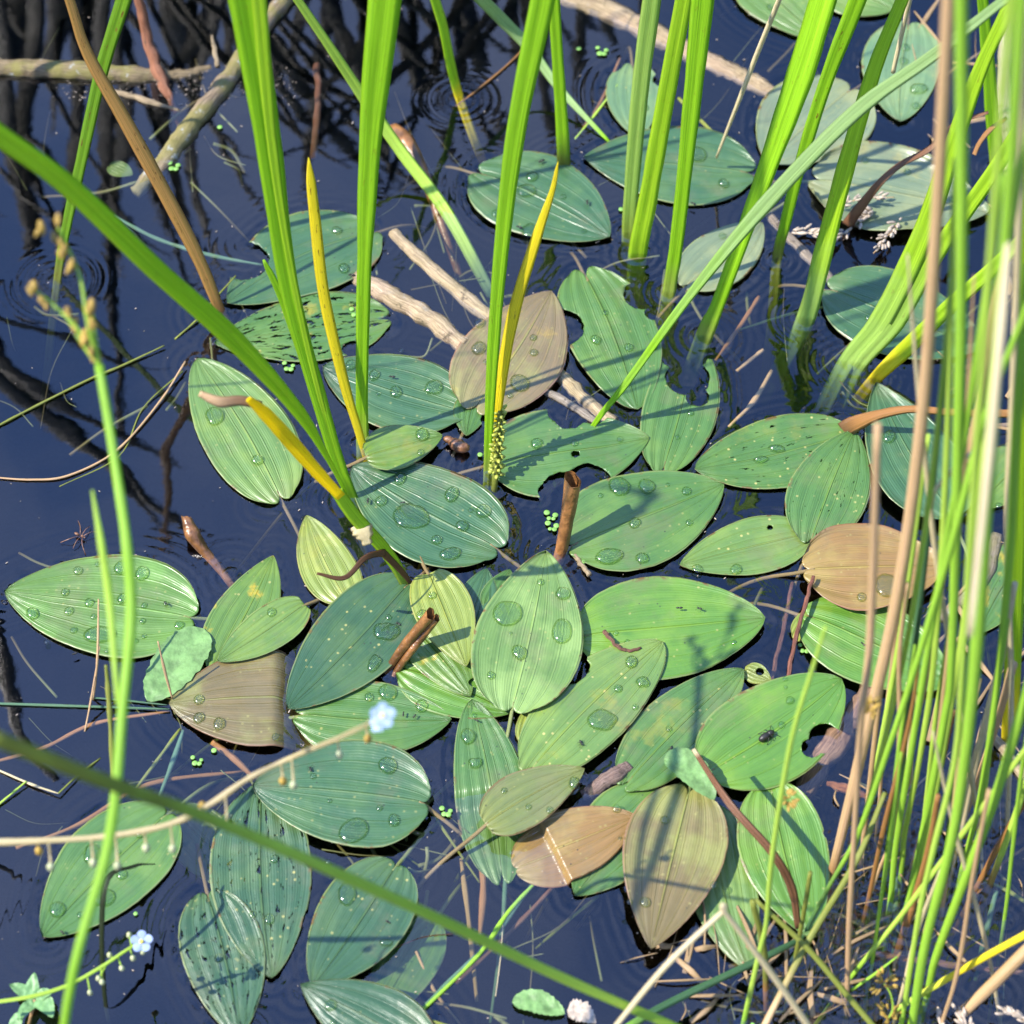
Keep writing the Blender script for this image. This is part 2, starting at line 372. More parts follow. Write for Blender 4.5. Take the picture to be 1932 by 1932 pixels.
def leaf(B, Tp, w, tint, label, lay=0, drops=(), bites=(), marks=(0, 0, 0), sub=None, p=.46, q=.72, lobe=.075, bend=0., fold=.012,
         edge=.010, und=.03, z=None, stalk=None, name='pondweed_leaf', cat='leaf', group='pondweed leaves floating on the pond', dome=0.0, veincol=None,
         fine=1.0, outline=True):
    seed = B[0]*.37 + B[1]*.11
    z0 = (.0014 + lay*.0021) if z is None else z
    edge = edge*(.5 + 1.5*(.5+.5*math.sin(seed*5.1)))
    bend = bend + .028*math.sin(seed*3.7)
    b, e = at(B[0], B[1], z0), at(Tp[0], Tp[1], z0)
    cx, cy = (B[0]+Tp[0])/2, (B[1]+Tp[1])/2; dx, dy = Tp[0]-B[0], Tp[1]-B[1]; dl = math.hypot(dx, dy); nx, ny = -dy/dl, dx/dl
    w1 = at(cx+nx*w/2, cy+ny*w/2, z0) - at(cx-nx*w/2, cy-ny*w/2, z0)
    ax = (e-b).normalized(); width = (w1 - ax*w1.dot(ax)).length
    n, mm = int(60*fine), int(34*fine)
    V, UV = leaf_mesh_points(b, e, width, n, mm, p, q, lobe, bend, z0, fold, edge, und*.25, sub, seed, dome)
    faces = [(i*(mm+1)+j, i*(mm+1)+j+1, (i+1)*(mm+1)+j+1, (i+1)*(mm+1)+j) for i in range(n) for j in range(mm)]
    V, faces = bite_cut(V, faces, bites)
    # a real thickness: copy the sheet below and stitch the border
    nV = len(V); th = .00035
    V2 = V + [v - Vector((0, 0, th)) for v in V]; UV2 = UV + UV
    cnt = {}
    for f in faces:
        for k in range(4):
            a_, b_ = f[k], f[(k+1) % 4]; cnt[(a_, b_)] = 1
    rim = [(a_, b_) for (a_, b_) in cnt if (b_, a_) not in cnt]
    F2 = faces + [tuple(i+nV for i in reversed(f)) for f in faces] + [(b_, a_, a_+nV, b_+nV) for a_, b_ in rim]
    ctr = (b+e)/2
    o = mesh_obj(name, V2, F2, M_LEAF, origin=ctr, uvs=UV2)
    tc_ = T_[tint]; o['tint'] = tc_
    vc = veincol or (min(1, tc_[0]*1.75+.03), min(1, tc_[1]*1.38+.03), tc_[2]*1.15)
    o['vein'] = vc; o['rim'] = RIM.get(tint, (.26, .30, .10)); o['marks'] = tuple(float(x) for x in marks)
    tag(o, label, cat, group)
    if outline and z0 > 0:
        ol = [(V[a_].x, V[a_].y, V[a_].z) for a_, b_ in rim]; outlines.append(np.array(ol))
    # stalk
    if stalk is not False:
        ang = 0.0 if stalk is None else stalk[0]; ln = .09 if stalk is None else stalk[1]
        dr = Vector((-ax.x, -ax.y, 0)); ca, sa = math.cos(ang), math.sin(ang); dr = Vector((dr.x*ca-dr.y*sa, dr.x*sa+dr.y*ca, 0))
        b2 = b + Vector((0, 0, -.0012)); zf = -.002
        P = [b2 + ax*.002, b2 + dr*.006 + Vector((0, 0, zf-.001)), b2 + dr*ln*.45 + Vector((0, 0, -.018)), b2 + dr*ln + Vector((0, 0, -.085))]
        PP, WW = cr_path(P, [.0018, .0022, .0021, .0018], 6)
        vs, fs, us = sweep(PP, WW, ROUND)
        so = mesh_obj('stalk', vs, fs, M_BLADE, parent=o, uvs=us)
        so['tint'] = (.24, .17, .07) if random.random() < .6 else (.22, .26, .08); so['foot'] = tuple(so['tint']); so['marks'] = (.2, .01, 0.)
    for d in drops:
        c = at(d[0], d[1], z0); r = d[2]*pxw(c)
        j = min(range(nV), key=lambda i: (V[i].x-c.x)**2 + (V[i].y-c.y)**2); zs = V[j].z
        vs, fs = drop_mesh(c, r, zs, ir=(d[3] if len(d) > 3 else (.12 if r < .003 else .3)), stretch=(1, 1.1 if len(d) < 5 else d[4]), seed=d[0]*.13)
        mesh_obj('water_drop', vs, fs, M_DROP, parent=o)
    return o

LV = []
def lf(*a, **k): o = leaf(*a, **k); LV.append((a, k, o)); return o
# upper part of the picture
lf((690, 440), (428, 572), 165, 'teal', 'teal leaf with a nibbled left end behind the split reed and the short yellow blade', bites=[(462, 492, 46)], drops=[(649, 508, 11), (635, 436, 9), (535, 518, 6)], marks=(0, .2, 0), bend=-.05)
lf((712, 600), (404, 648), 128, 'green', 'riddled lace-like leaf half sunk at the water surface, beside the yellow blade', z=.0006, marks=(.35, .7, 1.0), bites=[(665, 655, 20)], und=.05, stalk=False)
lf((914, 328), (1151, 448), 166, 'teal', 'pale teal leaf crossed by the tip of the yellow blade and a tall reed', drops=[(1004, 335, 11), (993, 361, 19, .3, .8), (935, 405, 8), (1000, 437, 16), (1062, 372, 6), (1102, 437, 5)], marks=(0, .15, 0), q=.52, edge=.02, bend=.02)
lf((1402, 322), (1101, 296), 148, 'teal', 'wide teal leaf behind the group of three tall reeds', bites=[(1135, 372, 24)], drops=[(1312, 292, 20), (1365, 347, 10), (1285, 312, 6)], marks=(0, .2, 0), q=.55, bend=-.03)
lf((1195, 128), (1205, 262), 105, 'pale', 'pale torn leaf fragment partly hidden by the tallest of three reeds', bites=[(1150, 118, 26), (1214, 258, 22), (1252, 150, 20)], drops=[(1210, 203, 12)], marks=(0, .5, 0))
lf((1301, 532), (1438, 420), 112, 'grey', 'small grey olive leaf under the slanting reed, left of the speckled stem', drops=[(1363, 446, 7)], marks=(.1, .2, 0), q=.5, fold=0)
lf((1601, 171), (1446, 308), 190, 'grey', 'round grey green leaf behind two leaning reeds near the top', drops=[(1553, 295, 6)], marks=(0, .1, 0), q=.5, lobe=.07)
lf((1552, 338), (1868, 402), 165, 'grey', 'large grey green leaf under the brown dried strip', drops=[(1632, 304, 7), (1712, 324, 7), (1750, 398, 7)], marks=(.15, .1, 0), edge=.04, lobe=.07)
lf((1714, 50), (1697, 230), 150, 'pale', 'pale upright leaf with a column of drops beside the crossing pale blade', drops=[(1708, 90, 8), (1705, 116, 8), (1702, 138, 7), (1733, 169, 17, .2, .8), (1728, 201, 8)], q=.48, lobe=.06)
lf((1408, -50), (1552, 76), 104, 'light', 'pale green leaf cut by the top edge, behind the broad leaning reed', drops=[(1453, 14, 7)], marks=(0, .3, 0))
lf((1572, -40), (1688, 20), 105, 'light', 'pale green leaf end at the top edge between the two speckled reeds', q=.5)
lf((1576, 547), (1862, 655), 160, 'teal', 'teal leaf under the two broadest leaning blades at the right', drops=[(1725, 565, 9), (1640, 600, 8)], lobe=.07)
# middle
lf((903, 758), (1040, 549), 188, 'pinkgrey', 'greyish purple leaf behind the upright reed and yellow blade', lay=1, drops=[(905, 612, 10), (903, 658, 14), (1006, 637, 7), (1007, 666, 8), (981, 724, 19, .25), (917, 683, 6), (962, 747, 6)], marks=(.25, .1, 0), q=.52, veincol=(.32, .34, .09))
lf((1108, 524), (1203, 772), 172, 'green', 'blue green leaf with two round bites, right of the purple leaf', bites=[(1058, 618, 44), (1212, 556, 36), (1232, 590, 16)], drops=[(1124, 642, 10), (1186, 656, 9), (1232, 655, 9), (1142, 592, 6)], marks=(0, .3, 0), q=.42, p=.42, lobe=.08, und=.08)
lf((860, 772), (609, 692), 148, 'teal', 'teal leaf with scattered drops behind the base of the tall left reed', drops=[(662, 689, 11), (706, 709, 11), (747, 740, 12), (818, 731, 17), (714, 743, 5), (757, 664, 5)], marks=(0, .3, 0), q=.5, und=.05)
lf((525, 930), (372, 676), 168, 'light', 'large light green oval leaf under the withered blade tip', drops=[(405, 786, 18), (486, 869, 11)], q=.46, lobe=.05, edge=.025, stalk=(0.0, .09))
lf((690, 860), (835, 822), 84, 'olivegreen', 'small olive leaf with reddish margin at the foot of the yellow blade', lay=2, drops=[(796, 821, 13), (794, 855, 7)], marks=(.1, .1, 0), fold=.05, lobe=0.0)
lf((930, 1028), (663, 880), 186, 'teal', 'large teal leaf carrying one big ragged drop near its middle', lay=0, drops=[(775, 975, 31, .5), (755, 904, 12), (719, 946, 11), (852, 934, 15), (912, 965, 14), (872, 993, 12), (707, 921, 6), (824, 1019, 10), (850, 1046, 23, .4, .6), (888, 963, 5)], marks=(0, .1, 0), q=.50, lobe=.055, edge=.02)
lf((938, 868), (1225, 828), 165, 'green', 'ragged green leaf eaten into a saddle shape behind the standing brown roll', bites=[(1072, 776, 40), (1118, 776, 30), (1066, 932, 50), (1112, 908, 42), (1086, 857, 9)], drops=[(1012, 837, 11), (1084, 838, 7), (1170, 830, 6)], marks=(0, .3, 0), und=.1, fold=.02)
lf((898, 742), (880, 822), 66, 'green', 'small torn leaf scrap beside the knobbly flower spike', bites=[(925, 790, 18)], stalk=False)
lf((1254, 874), (1306, 640), 140, 'green', 'blue green leaf with a jagged torn top, left of the holed leaf', bites=[(1298, 712, 42), (1316, 748, 22), (1290, 662, 48), (1300, 620, 60), (1345, 650, 34)], drops=[(1303, 780, 6), (1278, 825, 5)], marks=(0, .4, 0), q=.35, p=.42)
lf((1588, 822), (1310, 886), 138, 'green', 'green leaf with a scraped dark patch and pinholes near its stalk', bites=[(1372, 800, 20), (1398, 790, 9), (1425, 847, 5), (1490, 870, 5), (1466, 916, 5), (1518, 868, 4)], drops=[(1466, 848, 15, .6, .5), (1435, 868, 14, .6, .5)], marks=(.1, .9, .74), q=.48)
lf((1533, 1010), (1612, 812), 150, 'green', 'green leaf tucked between the holed leaf and the brown leaf', lay=1, drops=[], marks=(0, .6, .70), q=.5)
lf((1795, 968), (1652, 724), 165, 'teal', 'glossy teal leaf with one drop, under the rusty curved ribbon', lay=2, drops=[(1677, 825, 13)], q=.6, lobe=.02, bend=.06, edge=.03)
lf((1086, 1024), (1366, 912), 186, 'green', 'large blue green leaf right of the standing brown roll', drops=[(1168, 919, 20), (1220, 918, 15), (1197, 988, 11), (1149, 1051, 26, .4, .7), (1211, 1055, 12), (1133, 936, 5), (1295, 927, 9), (1300, 987, 7), (1260, 915, 4)], marks=(0, .1, 0), lobe=.06, q=.52)
lf((1518, 1007), (1282, 1066), 108, 'light', 'narrow light green leaf with a black pinhole, left of the brown leaf', bites=[(1453, 994, 6)], drops=[(1315, 1075, 10), (1388, 1076, 11)], marks=(.05, .9, 0), lobe=.02)
lf((1531, 1072), (1785, 1068), 166, 'brown', 'shiny brown leaf with a large drop behind the tan stems', lay=3, drops=[(1672, 1106, 23, .3), (1625, 1128, 9)], marks=(0, .1, 0), edge=.04, lobe=.06, q=.5, veincol=(.42, .32, .08))
lf((1532, 1163), (1798, 1292), 165, 'bright', 'vivid green leaf with a yellowed base below the brown leaf', lay=1, marks=(.05, .3, 0), drops=[(1770, 1250, 6)], lobe=.07, q=.5, edge=.02)
lf((1940, 1035), (1845, 1196), 115, 'green', 'green leaf with pale rot specks at the right edge behind the rushes', marks=(.5, .8, 0))
lf((1950, 850), (1838, 962), 110, 'olivegreen', 'olive green leaf behind the thickest rush stems at the right', drops=[(1884, 955, 7)])
lf((352, 1162), (8, 1116), 196, 'olivegreen', 'large olive leaf dotted with drops at the left edge', lay=0, drops=[(147, 1078, 9), (229, 1072, 14), (268, 1083, 14), (123, 1118, 8), (168, 1138, 9), (232, 1130, 11), (130, 1154, 9), (61, 1159, 12), (188, 1198, 31, .15, .62), (139, 1190, 7), (272, 1143, 6), (269, 1172, 6), (338, 1180, 9), (177, 1164, 6), (313, 1139, 5), (89, 1213, 5), (272, 1201, 5), (202, 1230, 5), (184, 1066, 5), (257, 1210, 5)], lobe=.05, q=.52, edge=.012, stalk=(.3, .08), veincol=(.20, .40, .07))
lf((412, 1248), (516, 1048), 118, 'olivegreen', 'damaged yellow blotched leaf beneath the small light green one', marks=(.9, .6, .1), q=.55, stalk=False)
lf((575, 1139), (411, 1248), 84, 'light', 'small clean light green leaf lying across the blotched one', lay=2, drops=[(512, 1156, 9)], lobe=.0, q=.5)
lf((655, 1135), (578, 972), 106, 'olive', 'yellow olive leaf with a pointed tip left of the shrivelled sheath', marks=(.1, .6, 0), drops=[], lobe=0, lay=0)
lf((766, 1104), (543, 1338), 166, 'tealdark', 'dark teal leaf with pale scratches just left of the split brown roll', lay=1, drops=[(728, 1192, 23, .5, .9), (706, 1253, 14, .8), (733, 1165, 6)], marks=(0, .7, 0), q=.5, lobe=.05, edge=.018)
lf((808, 1080), (880, 1258), 112, 'olive', 'light olive leaf hanging over the split brown roll', lay=3, drops=[(815, 1124, 8), (796, 1162, 11)], marks=(.05, .1, 0), q=.55, lobe=0)
lf((880, 1192), (918, 1072), 88, 'teal', 'small teal leaf tucked behind the light olive leaf', lay=0, q=.55, stalk=False)
lf((925, 1145), (962, 1074), 60, 'green', 'tiny green leaf tip peeping behind the upright pink rimmed leaf', lay=0, stalk=False)
lf((968, 1328), (1030, 1042), 206, 'light', 'upright green leaf with pinkish rim and big round drops in the centre', lay=3, drops=[(957, 1158, 27), (1062, 1121, 14), (1060, 1192, 19, .2, 1.55), (980, 1232, 15), (1020, 1099, 7), (926, 1275, 8), (963, 1195, 4)], q=.52, lobe=.045, edge=.018, veincol=(.30, .44, .12))
lf((1106, 1197), (1444, 1166), 196, 'bright', 'broad bright green leaf with strong parallel veins right of centre', lay=1, drops=[(1385, 1213, 5), (1184, 1214, 7), (1162, 1195, 5)], marks=(0, .5, 0), q=.48, lobe=.05)
lf((785, 1190), (888, 1314), 96, 'olivegreen', 'spotted yellowing leaf under the light olive leaf', lay=1, marks=(.8, 1.0, 0), bites=[(893, 1290, 9)], stalk=False)
lf((768, 1262), (965, 1345), 120, 'bright', 'mostly covered green leaf below the spotted yellowing leaf', lay=0, stalk=False, drops=[])
lf((576, 1347), (852, 1358), 150, 'green', 'green leaf with a red dot behind the blurred blue flower', lay=0, drops=[(731, 1307, 17), (696, 1316, 9), (795, 1333, 12)], marks=(0, .6, 0), q=.5)
lf((640, 1315), (318, 1326), 186, 'purple', 'glossy purple brown leaf whose right end dips under water', lay=1, sub=(.40, .18, .016), drops=[(375, 1320, 10), (375, 1355, 11), (413, 1367, 12), (520, 1390, 8)], q=.52, p=.6, fold=.0, stalk=False, veincol=(.30, .34, .08))
lf((1010, 1440), (1250, 1210), 160, 'light', 'pale green leaf with a bay bitten out of its left side', lay=2, bites=[(1072, 1262, 40), (1030, 1290, 26)], drops=[(1136, 1360, 30, .5, .7), (1190, 1250, 12), (1166, 1300, 8), (1198, 1335, 6), (1212, 1288, 12, .5)], marks=(.15, 1.0, 0), q=.42, p=.45, und=.05)
lf((945, 1632), (890, 1320), 140, 'green', 'green leaf whose lower half lies under water, left of the small purple green one', lay=0, sub=(.47, .36, .006), drops=[(883, 1390, 15), (896, 1441, 15, .8, .6), (895, 1351, 5)], q=.62, stalk=False)
lf((916, 1554), (1103, 1450), 108, 'purplegreen', 'small purple green leaf lying on top of the tan leaf', lay=4, drops=[(1083, 1479, 12), (951, 1492, 6), (1037, 1529, 7), (997, 1523, 6)], q=.55, lobe=0, edge=.02, stalk=(.1, .10))
lf((978, 1628), (1202, 1540), 132, 'brown', 'tan leaf crossed by a dark waterline below the small purple green one', lay=1, sub=(.31, .29, .0052), drops=[(1163, 1527, 8), (1170, 1582, 4)], q=.48, lobe=.03, veincol=(.50, .40, .12), stalk=False, dome=.01)
lf((1298, 1500), (1228, 1792), 196, 'purple', 'large brown purple leaf pointing down at bottom centre', lay=4, drops=[(1254, 1548, 8), (1217, 1703, 10), (1188, 1704, 6), (1347, 1673, 8)], q=.60, lobe=.06, edge=.03, veincol=(.32, .36, .08), fold=.03)
lf((1190, 1468), (1402, 1262), 138, 'green', 'long green leaf left of the beetle leaf, running up to the yellow scrap', lay=1, drops=[(1262, 1376, 6)], marks=(.15, .6, 0), q=.48)
lf((1343, 1452), (1588, 1282), 194, 'bright', 'vivid green leaf with a dark beetle and a round bite at its lower right', lay=2, bites=[(1556, 1400, 32), (1530, 1418, 20)], drops=[(1490, 1322, 8), (1474, 1368, 7), (1481, 1282, 5), (1482, 1297, 4)], marks=(0, .2, 0), q=.45, lobe=.05)
lf((1456, 1490), (1532, 1772), 168, 'bright', 'bright green leaf with a nibbled right side behind the thin yellow green stalk', lay=2, bites=[(1562, 1580, 11), (1572, 1600, 8)], marks=(0, .1, 0), q=.52, lobe=.05)
lf((1350, 1540), (1412, 1830), 132, 'light', 'plain green leaf between the brown purple leaf and the nibbled bright leaf', lay=0, marks=(0, .1, 0), q=.45, bend=-.03, stalk=False)
lf((1238, 1500), (1085, 1690), 165, 'green', 'green leaf mostly hidden under the tan leaf and the brown purple leaf', lay=0, stalk=False)
# lower left
lf((797, 1512), (476, 1482), 204, 'teal', 'broad deep green leaf with a big drop near its lower edge', lay=2, drops=[(666, 1570, 27), (731, 1445, 17), (743, 1549, 12), (716, 1525, 6), (591, 1465, 6), (622, 1511, 5)], q=.50, lobe=.04, edge=.018, stalk=(-.5, .08))
lf((492, 1505), (512, 1846), 196, 'tealdark', 'teal leaf torn by dark slits below the broad deep green leaf', lay=0, drops=[(518, 1621, 8), (508, 1735, 10), (477, 1726, 7), (620, 1627, 5)], marks=(.0, .8, .86), q=.5, p=.5, stalk=False)
lf((744, 1636), (590, 1862), 172, 'tealdark', 'blue green leaf with a pale midrib streak and one square drop', lay=1, drops=[(655, 1686, 20, .5), (728, 1780, 11, .6, .7), (666, 1855, 6)], marks=(0, .6, 0), q=.5, lobe=.04)
lf((393, 1694), (452, 1960), 158, 'tealdark', 'dark teal leaf riddled with black slits at the bottom', lay=0, drops=[(413, 1808, 8)], marks=(.0, .6, .90), q=.52, lobe=.05)
lf((308, 1540), (80, 1768), 180, 'green', 'dark green leaf crossed by the near rush stem at lower left', lay=0, drops=[(108, 1717, 15), (195, 1694, 20), (172, 1612, 15, .3, 1.3), (230, 1651, 10), (152, 1727, 7), (265, 1572, 10), (198, 1644, 5), (223, 1608, 5)], q=.50, lobe=.05, edge=.018)
lf((800, 1985), (566, 1857), 150, 'tealdark', 'deep teal leaf with a single drop cut by the bottom edge', lay=2, drops=[(624, 1897, 11), (628, 1930, 6)], q=.6, stalk=False)
lf((812, 1745), (700, 1935), 118, 'green', 'faint drowned leaf below the pale streaked leaf', z=-.009, marks=(.2, .8, 0), outline=False)
lf((330, 1535), (470, 1690), 120, 'pale', 'faint drowned leaf right of the dark green leaf', z=-.020, outline=False, stalk=False)
lf((208, 312), (250, 330), 32, 'light', 'tiny drowned leaf disc left of the rust brown sedge', z=-.006, outline=False, stalk=False, fine=.4)
lf((1408, 1262), (1455, 1285), 40, 'olive', 'small torn yellow green scrap above the beetle leaf', bites=[(1434, 1266, 8)], stalk=False, fine=.5)
lf((1505, 1200), (1572, 1135), 60, 'olive', 'yellow rotting leaf piece between the brown leaf and the vivid green leaf', marks=(1., .5, .2), stalk=False, fine=.5, lay=0)
lf((990, 1400), (1008, 1322), 44, 'olive', 'orange rotting leaf piece at the stalk of the upright pink rimmed leaf', marks=(1., .5, .2), stalk=False, fine=.5, lay=0)

# ------------------------------------------------------------------ reeds, sedges, rushes
C_ = dict(reed=(.340, .640, .016), reedy=(.450, .700, .025), reedpale=(.420, .620, .130), reeddark=(.170, .360, .012), mint=(.380, .560, .200), tan=(.620, .400, .200),
          straw=(.700, .580, .330), rust=(.360, .170, .050), sedge=(.580, .310, .080), yellow=(.950, .760, .020), rush=(.320, .580, .045), rushy=(.470, .680, .085), rushdark=(.060, .150, .060),
          oliv=(.230, .260, .040), brown=(.180, .080, .035), water=(.11, .22, .12), foot=(.380, .500, .070), footbrown=(.30, .17, .04))
def stem(name, label, cat, pts, w, col, lean=.18, prof=KEEL, foot='foot', footlen=.03, flecks=.25, ext=.0, sunk=None, trans=.33, group=None,
         twist=0., parent=None, tipz=None, water=True, wob=.06, extdir=None, tip=None):
    """pts in drawing units from the foot up; 2-tuples climb the leaning plane through the foot, 3-tuples give the height"""
    b = at(pts[0][0], pts[0][1], pts[0][2] if len(pts[0]) > 2 else 0.)
    P = [b]
    for q in pts[1:]:
        P.append(at(*q) if len(q) > 2 else on_lean(q[0], q[1], b, lean))
    ws = w if isinstance(w, (list, tuple)) else [w]*len(P)
    if len(ws) == 2 and len(P) > 2: ws = [ws[0] + (ws[1]-ws[0])*i/(len(P)-1) for i in range(len(P))]
    Wm = [ws[i]*pxw(P[i]) for i in range(len(P))]
    if water and len(pts[0]) == 2: pierce.append((b.x, b.y, Wm[0]/2))
    # part below water
    lead = []
    if sunk:
        lead = [at(*q) for q in sunk][::-1]
    elif water and len(pts[0]) == 2:
        d = (P[0]-P[1]).normalized(); lead = [P[0] + d*.10 + Vector((0, 0, -.02))]
        if lead[0].z > -.03: lead[0].z = -.03
    P = lead + P; Wm = [Wm[0]*.95]*len(lead) + Wm
    if ext:
        d = (P[-1]-P[-2]).normalized(); k = extdir if extdir else Vector((d.x*.6, .10, 0))
        P.append(P[-1] + d*ext*.5); P.append(P[-1] + (d + k*.5).normalized()*ext*.5); Wm += [Wm[-1]*.85, .0006]
    PP, WW = cr_path(P, Wm, 8)
    if tip: WW[-1] = WW[-1]*tip; WW[-2] *= (1+tip)/2; WW[-3] *= (1+tip*.4+.6)/2
    vs, fs, us = sweep(PP, WW, prof, twist=twist, wob=wob)
    # lengths counted from the water line
    off = 0.
    if lead:
        k = min(range(len(PP)), key=lambda i: (PP[i]-b).length); off = sum((PP[i+1]-PP[i]).length for i in range(k))
    us = [(u-off+.0, v) for u, v in us]
    o = mesh_obj(name, vs, fs, M_BLADE, parent=parent, origin=b, uvs=us)
    o['tint'] = C_[col]; o['foot'] = C_[foot]; o['marks'] = (float(flecks), float(footlen), float(trans))
    if parent is None: tag(o, label, cat, group)
    return o
RG = 'reeds rising from the pond'
def reed(label, pts, w, col='reed', **k):
    k.setdefault('ext', .22); k.setdefault('group', RG); return stem('reed', label, 'reed', pts, w, col, **k)
reed('thin reed at the far upper left, left of the rust brown sedge', [(108, 530), (128, 415), (152, 310), (190, 140), (236, -10)], [16, 20, 22, 26, 30], 'reeddark', flecks=.8, foot='oliv')
reed('rust brown sedge blade curving up to the left', [(416, 588), (380, 500), (330, 400), (240, 235), (165, 100), (128, -10)], [20, 24, 28, 28, 22, 18], 'sedge', flecks=.9, foot='rust', footlen=.02, trans=.15, sunk=[(440, 630, -.02)], prof=KEEL2)
reed('broad split reed rising from beside the tall left leaf', [(668, 946), (640, 880), (600, 745), (545, 540), (505, 260), (462, -10)], [20, 26, 30, 36, 50, 68], 'reed', foot='reeddark')
reed('narrow second blade folded beside the broad split reed', [(664, 940), (640, 870), (580, 700), (530, 560), (497, 490)], [12, 18, 16, 14, 12], 'reed', ext=0, tip=.4)
reed('inner strip of the broad split reed, paler along its edge', [(590, 700), (552, 520), (522, 300), (492, 120), (478, -10)][0:0] or [(660, 942), (600, 735), (548, 500), (512, 260), (488, -10)], [8, 10, 13, 20, 30], 'reedy', lean=.16)
reed('yellow withered blade with brown edges beside the tall left reed', [(687, 850), (650, 725), (612, 560), (595, 420), (582, 297)], [14, 20, 22, 22, 16], 'yellow', ext=0, foot='yellow', flecks=.9, trans=.15, tip=.1, prof=KEEL2, group='withered reed blades')
reed('tall straight reed left of the teal leaf with scattered drops', [(684, 838), (683, 700), (688, 480), (700, 250), (727, -10)], [24, 24, 28, 45, 66], 'reed', flecks=.25)
reed('yellow green reed standing far back whose drowned foot shows', [(868, 188), (850, 120), (836, 50), (818, -10)], [20, 22, 22, 22], 'reedy', sunk=[(905, 290, -.03), (925, 330, -.08)], flecks=.6, foot='yellow', footlen=.02)
reed('upright reed crossing the pale teal leaf, left of centre', [(919, 892), (928, 700), (945, 480), (975, 240), (1026, -10)], [14, 22, 28, 38, 48], 'reed')
reed('yellow blade leaning beside the upright reed at centre', [(926, 880), (945, 720), (972, 580), (1015, 440), (1042, 360), (1053, 305)], [16, 22, 24, 20, 11, 6], 'yellow', ext=0, foot='foot', flecks=.5, trans=.2, tip=.1, prof=KEEL2, group='withered reed blades')
reed('short wide-footed reed behind the pale teal leaf', [(1064, 316), (1060, 230), (1052, 110), (1044, -10)], [26, 24, 22, 24], 'reed', foot='oliv')
reed('leftmost of the three tall reeds rising together', [(1186, 440), (1196, 300), (1210, 150), (1231, -10)], [26, 30, 34, 36], 'reedpale', sunk=[(1184, 560, -.06)], foot='foot')
reed('middle one of the three tall reeds, standing nearest', [(1203, 480), (1222, 380), (1250, 220), (1292, -10)], [36, 36, 36, 34], 'reedy', sunk=[(1196, 600, -.07)], foot='reedy')
reed('rightmost darker one of the three tall reeds', [(1262, 552), (1275, 470), (1290, 340), (1308, 170), (1327, -10)], [26, 26, 28, 36, 44], 'reed', foot='foot')
reed('broad twisted reed leaning right over the small grey olive leaf', [(1328, 636), (1352, 580), (1400, 450), (1450, 310), (1510, 140), (1556, -10)], [34, 26, 30, 38, 56, 54], 'reed', foot='foot', twist=.5)
reed('speckled reed leaning right with a brown blotched edge', [(1466, 490), (1482, 420), (1510, 310), (1560, 150), (1622, -10)], [20, 22, 24, 28, 36], 'reed', flecks=.9, foot='oliv', sunk=[(1455, 620, -.04), (1435, 780, -.12)])
reed('pale footed reed right of the speckled leaning one', [(1520, 602), (1555, 470), (1600, 300), (1650, 130), (1706, -10)], [36, 36, 34, 28, 24], 'reedy', sunk=[(1470, 700, -.05), (1430, 770, -.1)], foot='reedpale', footlen=.08)
reed('long pale blade crossing the other reeds on a low slant', [(1116, 808), (1180, 725), (1300, 560), (1440, 390), (1610, 215), (1760, 105), (1920, -20)], [10, 14, 18, 30, 30, 24, 18], 'mint', lean=.10, foot='reed', footlen=.22, ext=.15, flecks=.1)
reed('very broad pale reed leaning right above the teal leaf', [(1598, 685), (1665, 600), (1742, 440), (1800, 270), (1850, 130), (1915, -10)], [36, 44, 42, 34, 28, 26], 'reedy', sunk=[(1548, 780, -.04)], foot='reedpale', footlen=.12)
reed('second broad reed leaning right beside the very broad pale one', [(1622, 690), (1690, 610), (1765, 480), (1870, 330), (1950, 200)], [26, 34, 34, 30, 28], 'reedy', sunk=[(1580, 775, -.04)], foot='reedpale', footlen=.12)
reed('low reed leaning far right over the rusty ribbon', [(1650, 716), (1705, 662), (1790, 580), (1880, 500), (1960, 420)], [26, 34, 32, 28, 26], 'reedy', foot='yellow', footlen=.05, sunk=[(1600, 780, -.05)])
reed('short dark reed far right behind the rush clump', [(1880, 320), (1872, 220), (1864, 110), (1853, -10)], [26, 27, 26, 22], 'reed')
reed('yellow green reed base at the right edge among straw', [(1903, 1390), (1912, 1230), (1922, 950), (1932, 700), (1944, 400)], [30, 34, 34, 34, 30], 'reedy', foot='yellow', footlen=.10, lean=.1)
reed('pale drooping grass blade whose tip touches the water at the top', [(1150, 268, .0), (1060, 172, .012), (1000, 92, .03), (950, 40, .05), (895, -15, .08)], [6, 16, 22, 24, 24], 'mint', ext=.1, foot='reed', water=False)
reed('long drooping grass blade lying into the water behind the tall left reed', [(930, 560, -.012), (842, 400, .000), (760, 290, .02), (690, 190, .05), (620, 85, .09), (548, -20, .13)], [22, 24, 24, 22, 18, 16], 'rushy', ext=.1, foot='water', footlen=.05, water=False)
